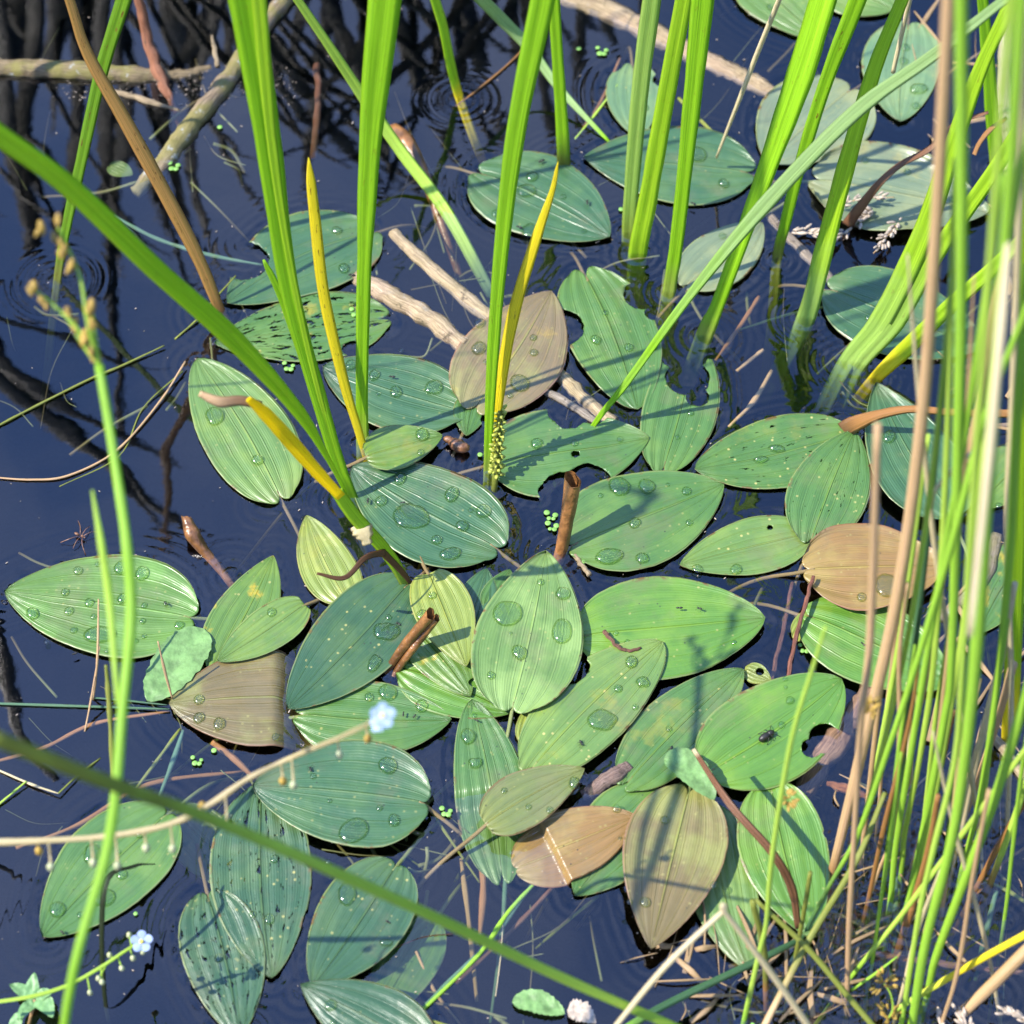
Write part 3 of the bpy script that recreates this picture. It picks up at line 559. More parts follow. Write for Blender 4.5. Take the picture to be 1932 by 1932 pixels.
# near withered blade with its sheath
o = reed('big near blade arching left with a withered yellow tip and shrivelled sheath', [(768, 1105), (728, 1040), (670, 975), (635, 925)], [22, 26, 28, 26], 'reedy', lean=-.05, ext=0, foot='foot', flecks=.35, prof=KEEL2)
stem('blade', None, None, [(658, 942, .090), (620, 868, .122), (562, 775, .166), (440, 640, .225), (290, 505, .283), (130, 352, .340), (-20, 242, .378)], [5, 10, 26, 42, 44, 44, 46], 'reedy', prof=KEEL, foot='reedy', parent=o, water=False, flecks=.2, trans=.5, ext=.25, extdir=Vector((-1, 0, -.2)))
b_ = stem('withered_tip', 'yellow and orange withered part of the blade', None, [(644, 938, .106), (600, 892, .136), (549, 834, .168), (502, 782, .196), (468, 752, .212)], [18, 25, 29, 26, 13], 'yellow', prof=KEEL, foot='yellow', parent=o, water=False, flecks=.3, trans=.6); b_['label'] = 'yellow and orange withered tip'
b_ = stem('dead_tip', None, None, [(494, 765, .200), (455, 756, .205), (415, 758, .208), (376, 742, .212)], [16, 20, 22, 12], 'tan', prof=FLAT, foot='brown', footlen=.03, parent=o, water=False, flecks=.5, trans=.05)
b_ = stem('sheath', 'shrivelled papery sheath', None, [(676, 988, .065), (686, 1005, .062), (694, 1028, .056)], [34, 44, 14], 'straw', prof=FLAT, foot='straw', parent=o, water=False, flecks=.6, wob=.4)
b_ = stem('sheath', 'dark curled strip of sheath', None, [(728, 1042, .04), (690, 1052, .05), (650, 1090, .05), (598, 1082, .055)], [14, 12, 10, 5], 'brown', prof=FLAT, foot='brown', parent=o, water=False)
b_ = stem('sheath', 'dark curled strip of sheath', None, [(722, 1042, .04), (755, 1075, .02), (775, 1100, .006)], [14, 12, 8], 'brown', prof=FLAT, foot='brown', parent=o, water=False)

# thin dry stalks
def stalk(label, pts, w, col, **k):
    k.setdefault('prof', ROUND); k.setdefault('group', 'dry straw stalks'); k.setdefault('trans', .02); k.setdefault('flecks', .35); k.setdefault('foot', col)
    return stem('dry_stalk', label, 'stalk', pts, w, col, **k)
stalk('thin straw stalk pointing down into the three-reed leaf', [(1352, 297, .012), (1400, 175, .08), (1425, 110, .11), (1476, -15, .18)], [5, 9, 10, 10], 'straw', ext=.1)
stalk('short straw stalk ending above the pale upright leaf', [(1685, 136, .12), (1700, 70, .15), (1720, -15, .19)], [9, 9, 10], 'straw', ext=.1)
RUSH = 'rush stems crowding the right side'
def rush(label, pts, w, col='rush', **k):
    k.setdefault('prof', ROUND); k.setdefault('group', RUSH); k.setdefault('flecks', .2); k.setdefault('trans', .12); k.setdefault('foot', 'rush' if 'rush' in col else col)
    k.setdefault('lean', .22)
    sc_ = .86 if 'rush' in col else 1.
    w = [a*sc_ for a in w] if isinstance(w, list) else w*sc_
    return stem('rush', label, 'rush', pts, w, col, **k)
rush('thickest tan rush stem, running from the nibbled bright leaf to the top edge', [(1568, 1655), (1625, 1420), (1692, 1130), (1738, 800), (1766, 430), (1790, -10)], [17, 22, 24, 24, 24, 26], 'tan', foot='rust', ext=.1)
rush('tan rush stem with a pale cut tip standing over the brown leaf', [(1598, 1875), (1602, 1745), (1614, 1536), (1624, 1360), (1642, 1200), (1656, 800)], [10, 11, 11, 14, 16, 15], 'tan')
rush('thick green rush beside the tan one, blurred at the top', [(1714, 1700), (1742, 1571), (1781, 1361), (1795, 1256), (1806, 900), (1814, 500), (1814, -10)], [17, 18, 18, 18, 24, 27, 30], 'rush', ext=.1)
rush('slim green rush behind the thick blurred one', [(1700, 1645), (1707, 1571), (1735, 1431), (1762, 1250), (1782, 950), (1792, 640), (1800, 300)], [13, 13, 14, 14, 15, 14, 8], 'rushy')
rush('dark green rush between the tan stem and the thick green one', [(1690, 1560), (1716, 1300), (1745, 1050), (1776, 750), (1795, 560)], [14, 16, 16, 14, 10], 'rushdark')
rush('green rush bending up right from the long grey brown stem', [(1516, 1766), (1560, 1680), (1620, 1571), (1676, 1413), (1728, 1256), (1800, 1010), (1858, 790), (1945, 560)], [9, 10, 12, 14, 15, 18, 16, 14], 'rush', foot='rushdark', footlen=.10)
rush('slender green rush reaching the top edge right of the thick blurred one', [(1700, 1935), (1735, 1720), (1762, 1600), (1802, 1431), (1816, 1256), (1838, 900), (1868, 500), (1890, 200), (1908, -10)], [12, 13, 14, 14, 14, 16, 18, 18, 20], 'rushy', ext=.1)
rush('fat bright rush rising nearest to the viewer in the clump', [(1718, 1950), (1746, 1781), (1791, 1606), (1816, 1466), (1840, 1256), (1862, 950), (1886, 600), (1912, 250), (1928, -10)], [20, 22, 22, 24, 28, 30, 28, 26, 28], 'rush', ext=.1)
rush('fat green rush leaning out to the right edge', [(1748, 1880), (1767, 1802), (1830, 1634), (1879, 1501), (1932, 1326), (1965, 1200)], [16, 18, 22, 22, 24, 24], 'rush')
rush('short green rush bending over the vivid green leaf', [(1637, 1525), (1658, 1424), (1690, 1250), (1722, 1040), (1752, 820)], [13, 13, 13, 12, 9], 'rushy')
rush('tan rush leaning through the middle of the clump', [(1712, 1485), (1722, 1396), (1750, 1256), (1792, 1010), (1845, 780), (1880, 560), (1925, 330)], [10, 12, 14, 18, 18, 16, 18], 'tan')
rush('thin tan rush with an orange middle near the tan rush', [(1652, 1660), (1683, 1571), (1697, 1396), (1697, 1240), (1712, 1100)], [7, 9, 10, 9, 7], 'tan')
rush('pale straw rush left of the reed base at the right edge', [(1816, 1556), (1834, 1466), (1886, 1256), (1915, 1100)], [12, 15, 15, 12], 'straw')
rush('forked straw rush with a cut end at the right edge', [(1824, 1530), (1865, 1413), (1888, 1340), (1912, 1252)], [12, 14, 14, 17], 'tan')
rush('brown rush leaning right from near the lower right corner', [(1850, 1660), (1890, 1585), (1940, 1500)], [11, 12, 13], 'rust')
rush('green rush leaning right beside the brown one in the lower right', [(1868, 1668), (1905, 1570), (1945, 1450)], [14, 15, 15], 'rushy', foot='rust')
rush('thick tan dead rush lying in the lower right corner', [(1812, 1915, .004), (1870, 1860, .03), (1950, 1780, .07)], [22, 24, 26], 'tan', group='broken rushes lying across the water')
rush('yellow green rush slanting across the lower right corner', [(1690, 1905, .004), (1756, 1865, .02), (1850, 1810, .05), (1950, 1755, .08)], [11, 13, 14, 15], 'yellow', group='broken rushes lying across the water', foot='rushy', footlen=.05)
rush('thin green rush slanting down left through the clump foot', [(1604, 1846), (1690, 1740), (1763, 1644), (1865, 1508), (1945, 1400)], [10, 12, 12, 13, 13], 'rushy')
rush('thick dark green rush lying low across the bottom', [(1150, 1960, .03), (1256, 1896, .022), (1431, 1812, .012), (1510, 1772, .004)], [18, 18, 17, 13], 'rushdark', group='broken rushes lying across the water', water=False)
rush('long grey brown rush slanting up right from the bottom edge', [(1435, 1950, .02), (1522, 1781, .04), (1616, 1623, .07), (1670, 1495, .09)], [14, 13, 12, 9], 'oliv', foot='tan', footlen=.05, group='broken rushes lying across the water', water=False)
rush('thin yellow green stalk with a tan tip crossing the nibbled leaf', [(1404, 1925), (1432, 1800), (1446, 1740), (1456, 1623), (1480, 1466), (1502, 1361), (1535, 1256), (1558, 1182)], [12, 12, 11, 12, 12, 11, 10, 8], 'rushy', foot='rush')
stem('withered_blade', 'dark brown folded blade arching over the bright nibbled leaf', 'blade', [(1308, 1413, .05), (1378, 1518, .06), (1455, 1606, .05), (1494, 1676, .03), (1506, 1752, .012)], [9, 15, 16, 18, 12], 'brown', prof=KEEL2, foot='straw', footlen=.008, trans=.02, water=False)
rush('short cut rush with a pale end among the low crossed stems', [(1445, 1868), (1441, 1790), (1420, 1700)], [11, 12, 12], 'oliv', foot='rust', footlen=.015, group='broken rushes lying across the water')
rush('olive rush falling from its cut end to the bottom edge', [(1425, 1697, .06), (1522, 1788, .045), (1600, 1880, .03), (1660, 1950, .02)], [8, 12, 12, 12], 'oliv', group='broken rushes lying across the water', water=False)
rush('pale straw stem bent into a sharp roof shape at the bottom', [(1150, 1950, .10), (1256, 1823, .13), (1362, 1722, .15), (1368, 1722, .15), (1466, 1851, .11), (1535, 1950, .08)], [10, 12, 10, 10, 13, 13], 'straw', group='broken rushes lying across the water', water=False)
rush('short cut rush with a white end in front of the bright nibbled leaf', [(1501, 1805), (1516, 1725), (1529, 1646)], [9, 9, 9], 'oliv', group='broken rushes lying across the water')
rush('very thin green rush dipping to the water by the tan stem foot', [(1606, 1868, .002), (1650, 1838, .012), (1693, 1805, .02)], [7, 7, 4], 'rush', group='broken rushes lying across the water')
rush('thin upright green rush right of the tan stem with a node', [(1645, 1818), (1662, 1700), (1683, 1571), (1700, 1420)], [9, 9, 9, 7], 'rush')
rush('thin tan rush wandering down the right side of the clump foot', [(1774, 1940), (1802, 1851), (1818, 1770), (1832, 1676), (1866, 1490)], [8, 9, 9, 9, 9], 'tan')
rush('green rush foot standing in the middle of the clump', [(1786, 1600), (1800, 1480), (1812, 1380), (1836, 1180)], [12, 12, 12, 10], 'rushdark')
rush('reddish drowned rush foot below the clump', [(1710, 1745), (1724, 1700), (1752, 1600), (1770, 1500)], [16, 14, 12, 10], 'rust')
rush('broken tan rush tip hanging across the clump', [(1756, 958, .25), (1765, 925, .26), (1800, 885, .27), (1852, 838, .28)], [8, 9, 9, 9], 'straw', group='dry straw stalks')
rush('thin dark rush foot left of the brown rush', [(1742, 1560), (1762, 1490), (1780, 1430), (1800, 1340)], [9, 10, 10, 8], 'brown')
rush('pale blurred straw rush near the top right corner', [(1830, 1200, .38), (1862, 900, .42), (1890, 600, .46), (1905, 420, .48)], [12, 18, 20, 12], 'straw', group='dry straw stalks', water=False)
rush('green rush low behind the brown leaf', [(1680, 1700), (1690, 1600), (1722, 1400), (1772, 1100), (1830, 760), (1890, 330)], [14, 14, 15, 16, 16, 14], 'rush')
rush('green rush running up beside the slender one', [(1730, 1655), (1768, 1480), (1812, 1220), (1842, 980), (1868, 740), (1900, 480), (1945, 200)], [12, 14, 14, 15, 16, 16, 16], 'rushy')
rush('green rush at the far right edge of the clump', [(1815, 1640), (1850, 1500), (1880, 1300), (1905, 1050), (1918, 800), (1940, 500)], [12, 14, 16, 18, 20, 22], 'rush')
rush('thin rush right of the thickest tan stem', [(1600, 1640), (1650, 1470), (1705, 1240), (1745, 1000), (1778, 720), (1790, 560)], [10, 11, 12, 13, 12, 8], 'rushy')
for i, (a, c_) in enumerate([(1628, 'tan'), (1664, 'rush'), (1735, 'rushy'), (1778, 'tan'), (1842, 'rushy'), (1895, 'rush')]):
    y0 = 1590 + (i*97) % 170
    rush(['short tan rush stub left of the clump foot', 'low green rush left of the clump foot', 'low green rush under the fat bright one', 'short tan rush under the clump', 'low green rush right of the clump foot', 'low green rush near the right edge'][i],
         [(a, y0), (a+14, y0-120), (a+34, y0-290), (a+62, y0-470)], [9, 10, 10, 5], c_)
for lb, pts, w, c_ in [
  ('straw stalk leaning left through the clump behind the thickest tan stem', [(1850, 1600), (1820, 1380), (1770, 1080), (1735, 760), (1712, 480)], [9, 11, 11, 10, 4], 'straw'),
  ('pale straw stalk standing up the right edge', [(1900, 1560), (1908, 1300), (1900, 1000), (1912, 700), (1926, 300), (1935, -10)], [9, 11, 12, 13, 14, 14], 'straw'),
  ('brownish straw stalk rising among the slim green rushes', [(1745, 1640), (1770, 1400), (1800, 1120), (1822, 820), (1838, 520)], [8, 10, 10, 10, 4], 'tan'),
  ('short broken straw stalk leaning right by the grass seed heads in the corner', [(1700, 1880), (1730, 1760), (1775, 1640)], [8, 9, 6], 'straw'),
  ('thin tan stalk crossing the vivid green leaf with the yellowed base', [(1660, 1500), (1668, 1380), (1690, 1200), (1722, 960)], [7, 8, 8, 4], 'tan'),
  ('short straw stub standing before the brown leaf', [(1716, 1480), (1716, 1400), (1714, 1290)], [13, 13, 11], 'straw'),
  ('pale straw stalk leaning across the lower right corner rushes', [(1880, 1880), (1850, 1740), (1800, 1560), (1760, 1380)], [8, 9, 9, 4], 'straw'),
  ('rusty stalk close behind the thick tan stem foot', [(1640, 1690), (1668, 1560), (1712, 1380), (1738, 1230)], [9, 10, 9, 4], 'rust')]:
    rush(lb, pts, w, c_, flecks=.7)
# stems crossing near the viewer
stem('rush', 'long blurred green stem slanting across the lower left to bottom centre', 'rush', [(-30, 1385, .40), (200, 1475, .36), (430, 1558, .31), (780, 1712, .22), (1050, 1840, .14), (1290, 1945, .08)], [34, 30, 24, 22, 20, 18], 'rushy', prof=ROUND, water=False, foot='oliv', footlen=.16)
t = thing('flowering_rush', 'near green rush with tan flower buds standing at the left', 'rush', tuple(at(70, 2700)))
def part_stem(name, parent, pts, w, col, **k):
    k.setdefault('prof', ROUND); k.setdefault('water', False); k.setdefault('foot', col); return stem(name, None, None, pts, w, col, parent=parent, **k)
part_stem('stem', t, [(70, 2700, 0.), (118, 1960, .22), (205, 1590, .265), (232, 1330, .29), (247, 1160, .305), (238, 1020, .32), (215, 860, .335), (187, 690, .35)], [18, 18, 20, 20, 22, 20, 18, 18], 'rush')
part_stem('bract', t, [(222, 1330, .29), (207, 1140, .305), (190, 1020, .32), (174, 925, .33)], [8, 16, 14, 5], 'rushy')
for k, pth in enumerate([[(187, 690, .255), (150, 625, .268), (100, 575, .275), (62, 545, .28)], [(187, 690, .255), (165, 610, .272), (150, 520, .285), (110, 430, .30)],
                         [(187, 690, .255), (180, 640, .265), (172, 575, .28)], [(187, 690, .255), (150, 640, .262), (122, 590, .272)]]):
    part_stem('twig', t, [(a, b, c+.095) for a, b, c in pth], [12, 7, 6, 6], 'rushy')
M_BUD = mat_plain('rush_buds', (.42, .27, .05), .6, .45, 300, trans=.15)
M_MINTLEAF = mat_plain('mint_leaf', (.19, .36, .13), .45, .2, 180, trans=.15, bump=.001)
M_PETAL = mat_plain('blue_petal', (.46, .57, .86), .6, .12, 200, trans=.25)
M_YEL = mat_plain('flower_eye', (.75, .60, .10), .6, .1, 200)
M_BROWN = mat_plain('brown_husk', (.22, .10, .045), .38, .5, 220, spec=.7, bump=.0015)
M_DARK = mat_plain('insect_shell', (.02, .018, .015), .4, .3, 300)
M_DUCK = mat_plain('duckweed_frond', (.20, .40, .08), .4, .25, 300)
M_PALE = mat_plain('dry_chaff', (.42, .34, .26), .7, .35, 300)
def blob(c, r, axis=Vector((0, 0, 1)), ratio=1.6, seg=8, rings=6, bumpy=0., seed=0.):
    q = axis.normalized().to_track_quat('Z', 'Y'); V, Fc = [], []
    for i in range(rings+1):
        e = math.pi*i/rings
        for j in range(seg):
            a = j*math.tau/seg; k = 1 + bumpy*N3(seed+i*.9, j*1.3)
            V.append(c + q @ Vector((math.sin(e)*math.cos(a)*r*k, math.sin(e)*math.sin(a)*r*k, math.cos(e)*r*ratio)))
    for i in range(rings):
        for j in range(seg): Fc.append((i*seg+j, (i+1)*seg+j, (i+1)*seg+(j+1) % seg, i*seg+(j+1) % seg))
    return V, Fc
def merge(parts):
    V, Fc = [], []
    for v, f in parts: n = len(V); V += v; Fc += [tuple(i+n for i in q) for q in f]
    return V, Fc
def bud(parent, x, y, z, r, mat, d=(0, 0, 1), name='bud', ratio=1.6, bumpy=.25):
    c = at(x, y, z); v, f = blob(c, r*pxw(c), Vector(d), ratio, bumpy=bumpy, seed=x); return mesh_obj(name, v, f, mat, parent=parent)
for (x, y, z, r) in [(62, 543, .282, 14), (80, 568, .278, 10), (78, 430, .305, 12), (110, 415, .303, 11), (105, 450, .298, 12), (120, 475, .295, 13), (135, 500, .290, 11), (128, 590, .272, 12), (140, 610, .268, 11),
                     (172, 580, .280, 14), (175, 610, .274, 10), (160, 635, .266, 15), (172, 655, .262, 14), (183, 672, .258, 12)]:
    z += .095
    bud(t, x, y, z, r*.62, M_BUD, d=(random.uniform(-.8, .3), .6, .8), ratio=random.uniform(1.5, 2.3), bumpy=.6)
    bud(t, x+random.uniform(-9, 9), y+random.uniform(4, 12), z, r*.4, M_BUD, d=(random.uniform(-.6, .6), .6, .6), ratio=2, bumpy=.6)

def flower(parent, c, r, nrm):
    q = Vector(nrm).normalized().to_track_quat('Z', 'Y'); P = []
    for k in range(5):
        a0 = k*math.tau/5; V = [c + q @ Vector((0, 0, 0))]
        for j in range(9):
            a = (j/8-.5)*1.15; rr = r*(1-.25*(2*j/8-1)**2)
            V.append(c + q @ Vector((math.cos(a0+a)*rr, math.sin(a0+a)*rr, .12*r*math.cos((j/8-.5)*3)))) 
        Fc = [(0, j+1, j+2) for j in range(8)]; P.append(mesh_obj('petal', V, Fc, M_PETAL, parent=parent))
    v, f = blob(c + q @ Vector((0, 0, r*.08)), r*.22, Vector(nrm), .7); mesh_obj('flower_eye', v, f, M_YEL, parent=parent)
t = thing('forget_me_not', 'blurred forget-me-not with a pale stem and one blue flower over the lower leaves', 'flower', tuple(at(-60, 1605, .17)))
part_stem('stem', t, [(-60, 1590, .17), (60, 1587, .172), (200, 1578, .175), (320, 1555, .18), (400, 1515, .185), (470, 1468, .19), (560, 1425, .195), (640, 1392, .25), (710, 1358, .295)], [13, 13, 13, 12, 12, 11, 10, 9, 6], 'straw', wob=.3)
for (x, y, dy, g_) in [(70, 1590, 12, 0), (92, 1592, 40, 1), (172, 1582, 42, 1), (218, 1578, 52, 1), (272, 1568, 28, 1), (322, 1560, 38, 1), (378, 1530, -14, 0), (425, 1500, 52, 1), (530, 1440, 30, 0), (550, 1430, 48, 1), (636, 1392, 28, 1), (690, 1368, 22, 0)]:
    z = .178 + x*.00003
    part_stem('pedicel', t, [(x, y, z), (x+2, y+dy*.5, z-.004), (x+4, y+dy, z-.006)], [4, 4, 6], 'straw')
    bud(t, x+4, y+dy+4, z-.006, 8, M_BUD if g_ == 0 else mat_plain('calyx', (.45, .47, .25), .6, .2, 300) if 'calyx' not in bpy.data.materials else bpy.data.materials['calyx'], d=(0, 0, 1), name='calyx', ratio=1.5)
flower(t, at(722, 1350, .30), .0052, (.2, -.5, .8)); flower(t, at(714, 1364, .295), .0038, (-.5, -.3, .7))
t = thing('forget_me_not', 'small forget-me-not with one blue flower above the lower left corner', 'flower', tuple(at(-40, 1905, .01)))
part_stem('stem', t, [(-40, 1895, .03), (60, 1880, .04), (130, 1858, .045), (190, 1825, .05), (235, 1795, .055), (258, 1780, .06)], [8, 8, 8, 7, 6, 4], 'rushy')
for (x, y, dx, dy) in [(165, 1845, 5, 28), (190, 1825, 3, 28), (200, 1822, -14, 24), (222, 1805, 8, 22), (245, 1790, 6, 18), (262, 1784, 8, 12), (215, 1812, -8, -10), (248, 1786, -4, -22)]:
    part_stem('pedicel', t, [(x, y, .05), (x+dx, y+dy, .05)], [3, 3], 'rushy'); bud(t, x+dx, y+dy, .05, 5.5, bpy.data.materials['calyx'], name='calyx')
flower(t, at(267, 1776, .062), .0055, (.2, -.5, .8))

# broad toothed leaves that are not pondweed
def broad_leaf(parent, pts_mid, w, z, mat=None, name='leaf', teeth=.08, label=None, cat=None, group=None, cup=.15, lift=0.):
    mat = mat or M_MINTLEAF
    P = [at(x, y, z) for x, y in pts_mid]; PP, WW = cr_path(P, [w]*len(P), 10); n = len(PP); mm = 12; V = []; L = 0
    for i, p_ in enumerate(PP):
        t_ = i/(n-1); tg = (PP[min(i+1, n-1)]-PP[max(i-1, 0)]).normalized(); s = Vector((-tg.y, tg.x, 0)).normalized()
        hw = w/2*pxw(p_)*(math.sin(math.pi*min(1, t_**.75))**.7 + .02)*(1 + teeth*(((t_*9) % 1)-.5))
        for j in range(mm+1):
            k = -1+2*j/mm; vein = -.0006*abs(math.sin((t_*7+abs(k)*1.6)*math.pi))**.3
            V.append(p_ + s*(k*hw) + Vector((0, 0, cup*abs(k)*hw + vein + lift*t_ + .0008*N3(p_.x*80+k, t_*6))))
    Fc = [(i*(mm+1)+j, i*(mm+1)+j+1, (i+1)*(mm+1)+j+1, (i+1)*(mm+1)+j) for i in range(n-1) for j in range(mm)]
    o = mesh_obj(name, V, Fc, mat, parent=parent, origin=PP[0])
    if label: tag(o, label, cat, group)
    return o
M_MINT2 = mat_plain('pale_broad_leaf', (.16, .29, .09), .5, .3, 160, trans=.1, bump=.001)
broad_leaf(None, [(384, 1185), (350, 1230), (305, 1290), (278, 1322)], 92, .003, M_MINT2, 'broad_leaf', label='pale veined broad leaf beside the dipping purple brown leaf', cat='leaf', teeth=.12)
broad_leaf(None, [(1252, 1432), (1290, 1440), (1325, 1475), (1348, 1508)], 62, .016, M_MINT2, 'broad_leaf', label='small pale toothed leaf above the large brown purple leaf', cat='leaf')
broad_leaf(None, [(966, 1890), (1005, 1888), (1040, 1900), (1066, 1912)], 46, .003, M_MINT2, 'broad_leaf', label='small grey green leaf with brown margin at the bottom edge', cat='leaf', teeth=.15)
broad_leaf(None, [(1070, 1905), (1095, 1910), (1125, 1930)], 42, .004, M_PALE, 'broad_leaf', label='withered grey leaf crumpled at the bottom edge', cat='leaf', teeth=.4, cup=.4)
t = thing('mint_plant', 'young mint like plant with pointed leaves in the lower left corner', 'plant', tuple(at(65, 1890, 0)))
for pm, w in [([(66, 1885), (45, 1872), (20, 1862)], 26), ([(66, 1885), (62, 1865), (68, 1840)], 26), ([(66, 1885), (85, 1895), (102, 1925)], 34), ([(66, 1890), (50, 1905), (36, 1930)], 24), ([(66, 1885), (84, 1878), (100, 1880)], 24), ([(20, 1945), (35, 1925), (48, 1918)], 24)]:
    broad_leaf(t, pm, w, .006, M_MINTLEAF, 'leaf', lift=.004)
part_stem('stem', t, [(66, 1886, .006), (60, 1910, .002), (50, 1950, -.01)], [6, 6, 6], 'tan')

# ------------------------------------------------------------------ rolled brown leaves, buds, spike
def scroll(name, label, pts, r, turns=1.25, cat='leaf', parent=None, tint=M_BROWN):
    P = [at(*p_) for p_ in pts]; Rm = [rr*pxw(P[i]) for i, rr in enumerate(r)]; PP, WW = cr_path(P, Rm, 8); V = []; m_ = 30; sp = None
    for i, (p_, w) in enumerate(zip(PP, WW)):
        tg = (PP[min(i+1, len(PP)-1)]-PP[max(i-1, 0)]).normalized(); s = tg.cross(FW).normalized(); q = s.cross(tg)
        for j in range(m_+1):
            a = j/m_*turns*math.tau + .8; rr = w*(1 - .28*j/m_) + .0002*N3(i*.4, j*.5)
            top = (.55*w*math.sin(a*1.0+1) + .12*w*math.sin(a*5) + .0006*N3(j*.6, 3.3) if i == len(PP)-1 else 0)
            V.append(p_ + s*(math.cos(a)*rr) + q*(math.sin(a)*rr) + tg*top)
    Fc = [(i*(m_+1)+j, i*(m_+1)+j+1, (i+1)*(m_+1)+j+1, (i+1)*(m_+1)+j) for i in range(len(PP)-1) for j in range(m_)]
    o = mesh_obj(name, V, Fc, tint, parent=parent, origin=PP[0])
    if label: tag(o, label, cat)
    pierce.append((P[0].x, P[0].y, Rm[0])) if abs(P[0].z) < .02 else None
    return o
M_ROLL = mat_plain('rolled_leaf_skin', (.24, .105, .032), .32, .6, 90, spec=.8, bump=.003, trans=.1)
scroll('rolled_leaf', 'shiny brown rolled leaf standing upright out of dark water at centre', [(1052, 1060, -.008), (1060, 1030, .003), (1068, 985, .018), (1074, 950, .030), (1080, 905, .045)], [13, 14, 15, 17, 19], tint=M_ROLL)
t = thing('rolled_leaf', 'split brown rolled leaf leaning out beside the dark teal leaf', 'leaf', tuple(at(735, 1262, .0)))
scroll('roll', None, [(728, 1268, -.002), (760, 1222, .012), (790, 1185, .024), (812, 1158, .034)], [8, 11, 12, 12], parent=t, tint=M_ROLL)
scroll('roll', None, [(742, 1274, -.002), (772, 1232, .010), (800, 1195, .020), (824, 1166, .030)], [7, 9, 10, 8], parent=t, tint=M_ROLL)
scroll('rolled_leaf', 'curled pink brown leaf end poking out of open water at left', [(440, 1108, -.012), (415, 1075, -.006), (385, 1040, .001), (362, 1008, .008), (350, 975, .012)], [9, 10, 12, 19, 10], turns=.95, tint=M_ROLL)
scroll('rolled_leaf', 'crumpled brown leaf sunk behind the tall left reed', [(880, 560, -.035), (835, 430, -.012), (800, 335, -.003), (765, 270, .004), (738, 238, .004)], [8, 10, 14, 22, 12], turns=.9, tint=M_ROLL)
t = thing('pondweed_bud', 'small reddish brown bud at the tip of the small olive leaf', 'bud', tuple(at(865, 838, .004)))
v, f = blob(at(866, 840, .004), .0042, Vector((1, -.5, 0)), 1.7, bumpy=.4, seed=3); mesh_obj('bud', v, f, M_BROWN, parent=t)
v, f = blob(at(848, 830, .004), .0022, Vector((1, -.3, 0)), 1.9, bumpy=.5, seed=5); mesh_obj('scale', v, f, M_BROWN, parent=t)
t = thing('flower_spike', 'knobbly yellow green pondweed flower spike beside the upright centre reed', 'flower', tuple(at(934, 925)))
part_stem('stem', t, [(932, 930, -.004), (934, 905, .006), (938, 850, .02), (943, 775, .045)], [11, 12, 12, 8], 'oliv')
M_SPK = mat_plain('spike_floret', (.33, .36, .05), .5, .3, 400)
for i in range(88):
    k = i/87; a = i*2.4; c = at(936+8*k, 895-128*k, .008+.038*k); rr = .0035*(1-.3*k)
    cc = c + Vector((math.cos(a)*rr, math.sin(a)*rr*.9, 0)); v, f = blob(cc, random.uniform(.0007, .0015), Vector((math.cos(a), math.sin(a), .4)), random.uniform(1, 2.3), 6, 4, .6, i)
    mesh_obj('floret', v, f, M_SPK, parent=t)
pierce.append((at(934, 925).x, at(934, 925).y, .002))

# rusty ribbon and dry strip at the right
stem('dried_ribbon', 'rusty curved ribbon rising from water and running right behind the rushes', 'leaf', [(1592, 812, .0), (1612, 800, .012), (1660, 782, .025), (1720, 772, .035), (1800, 778, .04), (1910, 780, .045), (1960, 772, .05)], [36, 34, 20, 16, 16, 18, 16], 'rust', prof=KEEL2, foot='brown', footlen=.02, trans=.03, flecks=.3, water=False)
pierce.append((at(1592, 812).x, at(1592, 812).y, .005))
stem('dried_ribbon', 'brown dried strip rising over the large grey green leaf', 'leaf', [(1598, 425, .004), (1620, 395, .02), (1660, 345, .04), (1700, 310, .05), (1752, 282, .06), (1800, 235, .07), (1865, 212, .08)], [22, 20, 14, 12, 13, 10, 8], 'brown', prof=KEEL2, foot='brown', trans=.03, water=False, twist=.8)
stem('dried_ribbon', 'short curled brown strip beside the short dark reed', 'leaf', [(1838, 292, .06), (1848, 270, .062), (1868, 245, .066), (1900, 222, .07)], [9, 9, 10, 7], 'rust', prof=KEEL2, foot='rust', trans=.03, water=False)
# grass seed heads
def seed_head(label, pts, n, r, z, parent=None):
    t = thing('grass_seed_head', label, 'seed head', tuple(at(pts[0][0], pts[0][1], z)))
    P = [at(x, y, z) for x, y in pts]; PP, _ = cr_path(P, [1]*len(P), 8)
    vs, fs, us = sweep(PP, [.0006]*len(PP), ROUND); so = mesh_obj('stem', vs, fs, M_BLADE, parent=t, uvs=us); so['tint'] = C_['tan']; so['foot'] = C_['tan']; so['marks'] = (0., .01, 0.)
    for i in range(n):
        k = random.random()*.95; i0 = int(k*(len(PP)-1)); c = PP[i0] + (PP[i0+1]-PP[i0])*random.random(); tg = (PP[i0+1]-PP[i0]).normalized()
        s = Vector((random.uniform(-1, 1), random.uniform(-1, 1), random.uniform(0, .9))); rr = r*pxw(c)*random.uniform(.7, 1.2)
        v, f = blob(c + s*rr*1.3, rr*.42, (tg + s*.6), 2.8, 6, 4, .2, i); mesh_obj('spikelet', v, f, M_PALE, parent=t)
seed_head('tan grass seed head floating left of the pale footed reed', [(1498, 438), (1530, 440), (1558, 440)], 34, 7, .003)
seed_head('tan grass seed head at the foot of the brown dried strip', [(1640, 405), (1610, 425), (1578, 455)], 38, 8, .004)
seed_head('pinkish grass seed head lying on the large grey green leaf', [(1590, 385), (1630, 375), (1688, 372)], 40, 6, .008)
seed_head('drooping pinkish seed head right of the dried strip', [(1695, 420), (1675, 445), (1648, 478)], 30, 7, .006)
